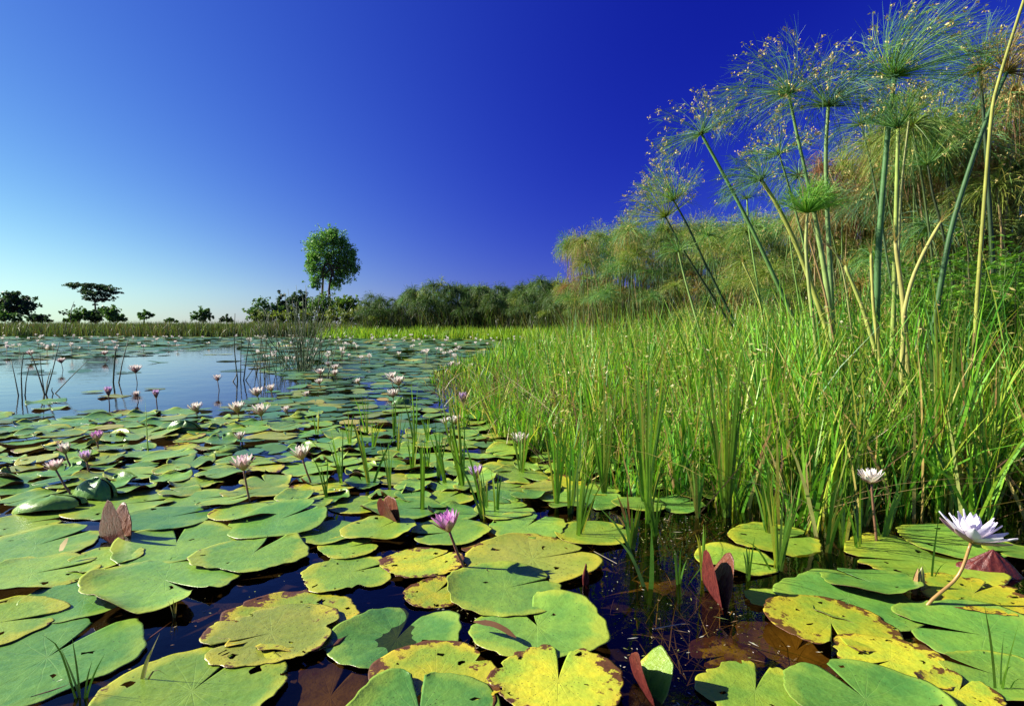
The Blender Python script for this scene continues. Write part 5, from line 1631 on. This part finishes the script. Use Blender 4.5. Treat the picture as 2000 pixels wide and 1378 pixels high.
# ------------------------------------------------------------------ trees and bushes beyond the water
def crown_cards(g, centres, rads, n, size, cols, wts, r, flat=1.0, wide=1.0):
    centres, rads = np.asarray(centres, float), np.asarray(rads, float)
    vol = rads ** 2
    idx = r.choice(len(centres), n, p=vol / vol.sum())
    d = r.normal(0, 1, (n, 3))
    d *= np.minimum(1, 1.9 / (np.linalg.norm(d, axis=1, keepdims=True) + 1e-6))
    # sprays: leaves gather round twig ends inside each clump
    tw = r.integers(0, max(n // 14, 1), n)
    twig = r.normal(0, 1, (max(n // 14, 1), 3)) * 0.50
    tc_ = r.integers(0, len(centres), max(n // 14, 1))
    tc_ = r.choice(len(centres), max(n // 14, 1), p=vol / vol.sum())
    idx = tc_[tw]
    C = centres[idx] + (twig[tw] + d * 0.17) * rads[idx][:, None] * np.array([wide, wide, flat])
    u = r.normal(0, 1, (n, 3)); u[:, 2] *= .7; u /= np.linalg.norm(u, axis=1, keepdims=True)
    v_ = np.cross(u, r.normal(0, 1, (n, 3))); v_ /= np.linalg.norm(v_, axis=1, keepdims=True)
    s = size * r.uniform(.5, 1.3, (n, 1))
    g.cards(C, u * s, v_ * s * .5, pick(cols, wts, n, .18, r))

def tree(name, base, trunk, clusters, rads, n, size, cols, wts, label, cat='tree', group=None, seed=1, trad=.2, flat=1.0, limbs=True):
    """trunk: list of polylines (relative); clusters relative"""
    r = np.random.default_rng(seed)
    root = empty(name, base, label, cat, group)
    g = Geo()
    for tl in trunk:
        g.tube(smooth_path(tl, 8), np.linspace(trad, trad * .45, 9), 8, (1, 1, 1))
    g.obj('trunk', M['bark'], root)
    if limbs:
        g = Geo()
        for c, rd in zip(clusters, rads):
            tl = trunk[int(r.integers(len(trunk)))]
            a = Vector(tl[-1]).lerp(Vector(tl[-2]), r.uniform(0, .6))
            c = Vector(c)
            g.tube(smooth_path([a, a.lerp(c, .5) + Vector((0, 0, -.1 * (c - a).length)), c], 6), np.linspace(trad * .4, trad * .08, 7), 6, (1, 1, 1), cap=False)
        g.obj('limbs', M['bark'], root)
    g = Geo()
    crown_cards(g, clusters, rads, n, size, cols, wts, r, flat, 1.0 if flat == 1.0 else 1.25)
    tag(g.obj('crown', M['leaf'], root), kind='stuff')
    return root

def blob(r, cx, cz, rx, rz, ry, n, rlo, rhi, shell=.5):
    c, rd = [], []
    for _ in range(n):
        d = r.normal(0, 1, 3); d /= np.linalg.norm(d)
        k = r.uniform(shell, 1)
        c.append((cx + d[0] * rx * k, d[1] * ry * k, cz + d[2] * rz * k))
        rd.append(r.uniform(rlo, rhi))
    return c, rd

def px_at(px, py, Y):
    v_ = PD(px, py, Y)
    return v_.x, v_.z

DARK = [(0.045, 0.10, 0.045), (0.065, 0.13, 0.05), (0.03, 0.065, 0.035)]
MIDG = [(0.09, 0.20, 0.045), (0.13, 0.26, 0.05), (0.06, 0.14, 0.04)]
OLIV = [(0.17, 0.23, 0.045), (0.23, 0.29, 0.05), (0.10, 0.15, 0.035)]

# tall two-stemmed tree
r = np.random.default_rng(5)
Y = 75.0; k = Y / F
bx, _ = px_at(632, 632, Y)
def loc(px, py): x, z = px_at(px, py, Y); return x - bx, z
C, RD = [], []
for (px, py, s) in [(650, 470, 20), (628, 480, 22), (670, 478, 18), (612, 500, 16), (640, 500, 24), (672, 505, 22), (690, 495, 13), (614, 525, 15), (632, 530, 18), (660, 530, 20), (684, 520, 16), (697, 507, 9), (620, 548, 12), (645, 552, 12), (662, 548, 10), (626, 562, 8), (610, 482, 10), (655, 460, 13), (640, 462, 12), (606, 512, 9), (695, 528, 8)]:
    x, z = loc(px, py)
    C.append((x, r.normal(0, 1.0), z)); RD.append(s * k * .88)
t1 = [(loc(628, 632)[0], 0, -.2), (loc(629, 600)[0], 0, loc(629, 600)[1]), (loc(630, 560)[0], 0, loc(630, 560)[1]), (loc(634, 515)[0], 0, loc(634, 515)[1])]
t2 = [(loc(645, 632)[0], .3, -.2), (loc(644, 600)[0], .3, loc(644, 600)[1]), (loc(642, 560)[0], .2, loc(642, 560)[1]), (loc(655, 510)[0], 0, loc(655, 510)[1])]
tree('tall_tree', (bx, Y, 0), [t1, t2], C, RD, 26000, .13, [(0.16, 0.36, 0.07), (0.22, 0.44, 0.08), (0.10, 0.24, 0.06)], [4, 4, 2], 'tall tree with two slim trunks and a full rounded bright green crown', seed=5, trad=.22)

# flat-topped acacia
Y = 150.0; k = Y / F
bx, _ = px_at(186, 632, Y)
C, RD = [], []
r = np.random.default_rng(6)
for (px, py, s) in [(146, 556, 6), (155, 557, 8), (165, 559, 8), (175, 558, 8), (187, 560, 9), (198, 562, 9), (208, 566, 8), (216, 570, 6), (222, 572, 4), (160, 566, 6), (172, 570, 8), (184, 573, 9), (196, 574, 9), (206, 576, 6), (178, 583, 7), (188, 585, 7), (197, 583, 6), (210, 581, 4), (184, 594, 4)]:
    x, z = loc(px, py)
    C.append((x, r.normal(0, 1.6), z)); RD.append(s * k * 1.05)
t1 = [(0, 0, -.3), (loc(187, 612)[0], 0, loc(187, 612)[1]), (loc(186, 598)[0], 0, loc(186, 598)[1]), (loc(185, 582)[0], 0, loc(185, 582)[1])]
tree('acacia_tree', (bx, Y, 0), [t1], C, RD, 9000, .24, DARK, [3, 2, 2], 'flat topped umbrella acacia standing alone against pale sky', seed=6, trad=.30, flat=.55)

def bush(name, pxs, Y, n, size, cols, label, group, seed, trad=.1, wts=(3, 3, 2), flat=1.0, cat='bush'):
    k = Y / F
    cx = sum(p_[0] for p_ in pxs) / len(pxs)
    bx, _ = px_at(cx, 632, Y)
    r = np.random.default_rng(seed)
    C, RD = [], []
    for (px, py, s) in pxs:
        x, z = px_at(px, py, Y)
        C.append((x - bx, r.normal(0, s * k * .5), z)); RD.append(s * k)
    zt = max(c[2] for c in C)
    tree(name, (bx, Y, 0), [[(0, 0, -.2), (.05, 0, zt * .3), (0, 0, zt * .6)]], C, RD, n, size, cols, wts, label, cat, group, seed, trad, flat)

bush('dark_tree', [(0, 592, 12), (14, 585, 14), (30, 583, 12), (42, 588, 11), (58, 596, 12), (66, 602, 9), (20, 600, 14), (48, 608, 11), (8, 608, 12), (-20, 590, 16), (32, 600, 10)], 105, 3200, .34, DARK, 'broad dark spreading tree above the far reed belt', 'far trees', 21, .4, cat='tree')
bush('dark_bush', [(8, 618, 10), (25, 620, 9), (-10, 618, 10), (40, 622, 8)], 85, 1300, .22, MIDG, 'rounded green bush at the foot of the broad dark tree', 'far bushes', 22)
bush('dark_bush', [(62, 622, 8), (78, 620, 8), (92, 624, 6), (100, 626, 5)], 95, 1200, .24, DARK, 'low dark bush beside the broad dark tree', 'far bushes', 23)
bush('leafy_bush', [(125, 625, 7), (140, 620, 9), (158, 614, 11), (150, 622, 9), (170, 612, 9)], 92, 1800, .24, MIDG, 'uneven green bush below the thin snag next to the acacia', 'far bushes', 24)
bush('leafy_bush', [(186, 614, 10), (200, 612, 10), (178, 620, 9), (196, 622, 9)], 94, 1700, .24, DARK, 'dark rounded bush directly below the acacia', 'far bushes', 25)
bush('leafy_bush', [(216, 612, 9), (228, 612, 11), (234, 620, 8), (220, 622, 9)], 93, 1700, .24, MIDG, 'round topped bush ending the row under the acacia', 'far bushes', 26)
bush('small_tree', [(272, 615, 6), (282, 612, 7), (293, 615, 6), (280, 620, 7)], 190, 900, .4, MIDG, 'small round tree alone on the far plain', 'far trees', 27, .3, cat='tree')
bush('small_tree', [(380, 617, 8), (392, 612, 9), (405, 610, 7), (410, 618, 7), (396, 620, 9)], 160, 1200, .36, MIDG, 'loose topped green tree between the lone round tree and the reeds', 'far trees', 28, .3, cat='tree')
bush('low_bush', [(325, 627, 4), (335, 624, 5), (345, 627, 4)], 200, 500, .4, MIDG, 'tiny low bush on the far plain', 'far bushes', 29)
bush('low_bush', [(432, 624, 5), (442, 621, 6), (452, 626, 5)], 170, 700, .36, DARK, 'small bluish bush just short of the shrub covered point', 'far bushes', 30)
# shrub covered point around the tall tree
bush('shrub', [(502, 600, 14), (518, 596, 13), (495, 612, 14), (515, 615, 14), (535, 605, 12)], 58, 2200, .15, MIDG, 'dark green shrub with drooping fronds at the tip of the point', 'shrubs under the tall tree', 31)
bush('shrub', [(548, 592, 10), (545, 604, 13), (560, 605, 13), (546, 580, 6), (547, 570, 4)], 60, 1800, .15, DARK, 'dark shrub topped by one pointed shoot', 'shrubs under the tall tree', 32)
bush('shrub', [(575, 585, 13), (590, 584, 12), (582, 600, 16), (600, 600, 14)], 62, 2200, .16, DARK, 'rounded dark shrub beside the tall tree trunks', 'shrubs under the tall tree', 33)
bush('shrub', [(615, 595, 15), (635, 592, 16), (652, 592, 13), (630, 610, 16)], 56, 2600, .14, [(0.10, 0.22, 0.03), (0.15, 0.28, 0.035), (0.06, 0.14, 0.03)], 'bright green shrub hiding the foot of the tall tree', 'shrubs under the tall tree', 34)
bush('shrub', [(668, 592, 12), (680, 590, 12), (690, 598, 12), (672, 608, 16)], 54, 2200, .14, [(0.12, 0.23, 0.03), (0.17, 0.27, 0.035), (0.07, 0.14, 0.03)], 'yellow green shrub joining the far papyrus thicket', 'shrubs under the tall tree', 35)
bush('shrub', [(510, 625, 13), (540, 622, 15), (570, 622, 15), (600, 620, 16), (630, 625, 14)], 46, 3000, .13, OLIV, 'olive scrub along the waterline below the dark shrubs', 'shrubs under the tall tree', 36)
bush('shrub', [(650, 620, 14), (675, 622, 14), (700, 618, 16), (720, 610, 14)], 42, 2600, .12, OLIV, 'olive scrub between the reed fan and the grass bank', 'shrubs under the tall tree', 37)

# thin snag
Y = 90
b = PD(137, 632, Y); b.z = 0
g = Geo()
root = empty('bare_snag', b, 'thin bare snag with a few tufts beside the acacia', 'tree')
g.tube([(0, 0, 0), tuple(PD(139, 605, Y) - b), tuple(PD(145, 588, Y) - b)], [.08, .06, .02], 6, (1, 1, 1))
g.obj('trunk', M['bark'], root)
g = Geo()
crown_cards(g, [tuple(PD(145, 589, Y) - b), tuple(PD(142, 596, Y) - b), tuple(PD(125, 610, Y) - b), tuple(PD(116, 608, Y) - b)], [.25, .3, .4, .35], 160, .16, DARK, [1, 1, 1], r)
g.obj('crown', M['leaf'], root)

# far plain: a low line of dry grass behind the reed belt
PLAIN = [(-60, 42), (-14, 40), (-16, 60), (-75, 62)]
g = tufted(PLAIN, 1300, 10, 40, 62, lambda X, Y: rng.uniform(.7, .95, len(X)), 9, spread=.5, edge_fade=False, cols=[(0.10, 0.16, 0.045), (.14, .18, .05), (.2, .19, .07)], wts=(3, 3, 1))
o = g.obj('far_reed_plain', M['grass']); tag(o, 'hazy plain of reeds stretching behind the far shore', 'reeds', kind='stuff')
